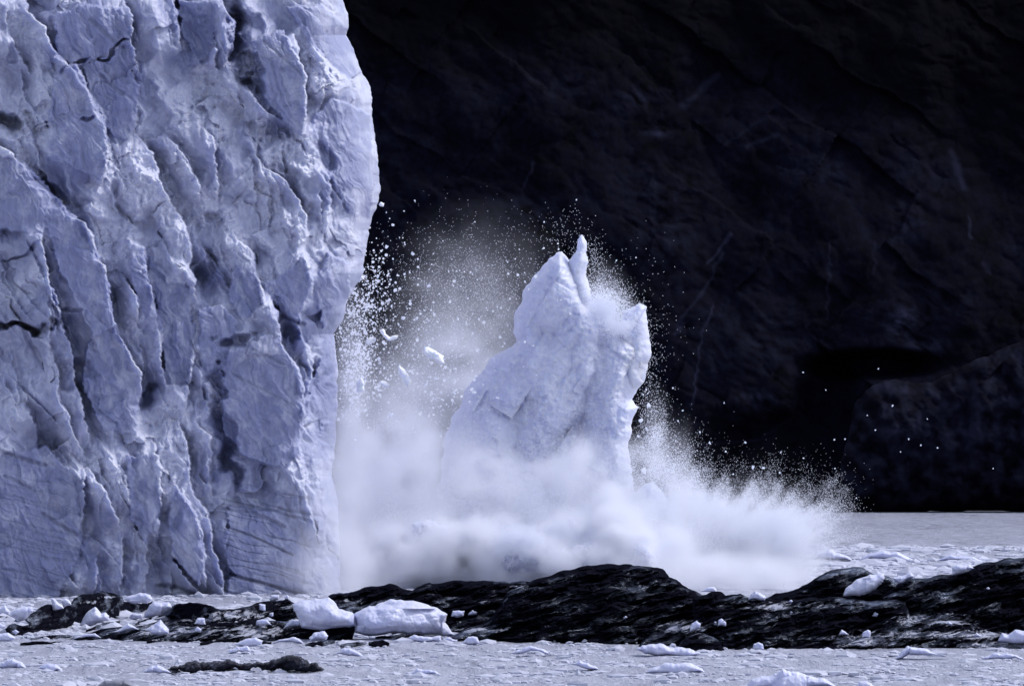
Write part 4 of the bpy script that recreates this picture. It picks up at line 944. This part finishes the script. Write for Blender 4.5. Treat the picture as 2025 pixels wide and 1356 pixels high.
for k in range(95):
    x = rp.uniform(650, 1330); y = 1135 - abs(rp.gauss(0, 48)) - (30 if 900 < x < 1280 else 0)*rp.random(); r_ = rp.uniform(10, 27)*(1.25 if y > 1080 else 0.9)
    PUFFS.append((x, y, r_*rp.uniform(.9, 1.4), r_, r_*0.05, rp.uniform(612, 627), rp.uniform(1.2, 3.6)*(0.7 if x < 780 else 1)))
for k in range(26):
    PUFFS.append((rp.uniform(890, 1260), rp.uniform(900, 1010), rp.uniform(14, 30), rp.uniform(12, 24), 1.2, rp.uniform(625, 630), rp.uniform(0.15, 0.7)))
# 2: boiling splash in front of the iceberg's foot and the glacier's lower corner
boil = np.concatenate([cloud([(1000,1040,110,60,2.5,9000,624),(1150,990,80,70,2.5,8000,626),(820,1060,80,60,3,5000,618),(1130,880,60,40,2,3000,627),(1290,1000,40,60,2,4000,630)], 626, 21, 40, -0.6, 0.4),
    cloud([(960,1090,120,34,2,230000,617),(1180,1080,90,38,2,230000,620),(1060,1075,50,16,1.5,90000,612),(1080,985,80,40,2,60000,625),(1200,985,45,45,2,45000,626),(900,980,40,40,2,20000,625),(1290,1030,35,50,2,70000,627)], 620, 23, 46, 0.05, 0.28)])
spray('splash', boil, np.random.default_rng(2).uniform(0.014, 0.034, len(boil)), 'boiling white splash around the foot of the calved iceberg',
      (-28, 580, -0.4, 24, 640, 22, 0.22, blobs_density(PUFFS + [(980,1120,150,26,2.5,622,2.5),(930,1000,55,45,2,627,1.5),(1080,1000,80,45,2,628,1.3),(1200,1095,80,38,2.5,626,2.5),(830,1110,70,34,3,618,2.2),(662,1060,42,90,3,592,1.1),(635,1140,55,36,3,590,0.8),(720,1125,55,35,3,612,2.2),(900,1130,60,30,3,616,2.5),(1060,1100,55,20,1.5,611,2.6),(1180,1110,60,18,1.5,611,2.4),(1290,1060,40,60,2,630,3),(900,1080,60,30,2,616,3.5),(1150,925,45,30,1.5,630,0.4),(940,910,40,30,1.5,628,0.4)], 22, 2.6, 2.6, 0.0)))
# 3: bright plume thrown out to the right
TH = [-0.12, 0.0, 0.15, 0.35, 0.5, 0.62, 0.75, 0.95, 1.15, 1.4, 1.7, 2.1]; RD = [170, 215, 240, 272, 305, 290, 245, 225, 215, 205, 235, 150]
def plume_q(px, py, d):
    x = px-1370; y = 1165-py; th = np.arctan2(y, x); rad = np.hypot(x, y)
    env = np.interp(th, TH, RD)*(1 + 0.22*fbm(th*8, (d-640)*0.15, 4, 33) + 0.05*fbm(px/9, py/9, 2, 34))
    return rad/np.maximum(env, 1), th
def plume_points():
    r = np.random.default_rng(31); n = 260000
    px = r.uniform(1180, 1720, n); py = r.uniform(820, 1175, n); d = 640 + r.normal(0, 4, n)
    q, th = plume_q(px, py, d)
    k = r.random(n) < np.exp(-((q-0.86)/0.17)**2)*0.5*sstep(-0.4, 0.5, fbm3(px/18, py/18, d/1.2, 3, 35)+0.2)*(th > -0.1)
    a = np.stack(at(px[k], py[k], d[k]), -1)
    return np.concatenate([a, cloud([(1440,1050,80,50,3,200000,637),(1340,1060,40,70,3,90000,636),(1530,1040,60,45,3,90000,638)], 637, 39, 34, 0.0, 0.3)])
def plume_density(px, py, d, X, Y, Z):
    q, th = plume_q(px, py, d)
    s = np.clip((1.0-q)/0.35, 0, 1)**1.5*np.exp(-0.5*((d-640)/4.5)**2)*0.55*np.maximum(0, 1+1.6*fbm3(X/2.2, Y/2.2, Z/2.2, 4, 37))
    s = s + blobs_density([(1450,1090,70,45,4,640,5),(1385,1120,40,40,3,638,2.5),(1530,1100,45,35,3,640,2.5),(1420,1140,75,26,3,612,3.5),(1520,1140,40,18,2.5,612,1.5),(1350,1140,40,24,3,610,2)], 38, 2.4, 1.8, 0.1)(px, py, d, X, Y, Z)
    return np.maximum(s, 0)
def jets():
    r = np.random.default_rng(71); out = []
    for k in range(110):
        x0 = r.uniform(1290, 1590); y0 = 1110 - 0.35*abs(x0-1400)*0 - r.uniform(0, 60); a = math.radians(np.interp(x0, [1290, 1450, 1590], [105, 62, 40]) + r.normal(0, 11))
        L = r.uniform(70, 190); n = int(L*3.2); t = r.random(n)**0.8; w = 1.2 + 5*t
        px = x0 + math.cos(a)*L*t + r.normal(0, 1, n)*w; py = y0 - math.sin(a)*L*t + 26*t*t + r.normal(0, 1, n)*w
        out.append(np.stack(at(px, py, 640 + r.normal(0, 2.5) + r.normal(0, .3, n)), -1))
    return np.concatenate(out)
pl = np.concatenate([plume_points(), jets()]); pl = pl[pl[:, 2] > -0.3]
spray('spray_plume', pl, np.random.default_rng(3).uniform(0.010, 0.028, len(pl)), 'bright white plume of spray thrown out right of the iceberg', (5, 600, -0.4, 41, 656, 21, 0.24, plume_density))
# 4: thin veils round the iceberg's top
veil = cloud([(1110,455,30,24,3,260),(1160,545,20,40,2,2200),(1190,612,26,20,1.5,22000,640),(1222,640,16,12,1.2,9000,638.5),(1195,590,22,24,2,5000,645),(1215,625,16,14,2,4000,645),(1295,870,14,45,2,6000),(1310,930,30,30,2,9000),(1375,960,14,40,2,3500),(1250,720,30,60,2,4000,648),(930,540,90,60,5,1300),(1050,560,50,60,4,600),(1230,650,50,60,3,1200)], 640, 41, 26, -0.6, 0.5)
spray('fine_spray', veil, np.random.default_rng(4).uniform(0.014, 0.04, len(veil)), 'thin veil of droplets blowing off the horns of the iceberg',
      (4, 634, 4, 20, 656, 40, 0.26, blobs_density([(1190,585,22,26,2,646,0.5),(1215,622,20,16,2,646,0.5),(1297,870,12,40,1.5,640,0.4),(1330,930,35,40,2,640,0.5)], 42, 2.0, 1.2)))
# 5: countless grains falling along the glacier edge
g = cloud([(715,660,24,75,5,2600,618),(705,730,16,50,4,1600,618),(735,570,40,55,6,800,622),(800,680,80,90,8,900,624),(860,760,70,50,6,900,622),(990,590,120,70,10,350)], 626, 51, 20, -0.7, 0.3)
spray('ice_dust', g, np.clip(np.random.default_rng(5).lognormal(-3.4, 0.7, len(g)), 0.01, 0.18), 'countless grains of ice raining down along the glacier edge')
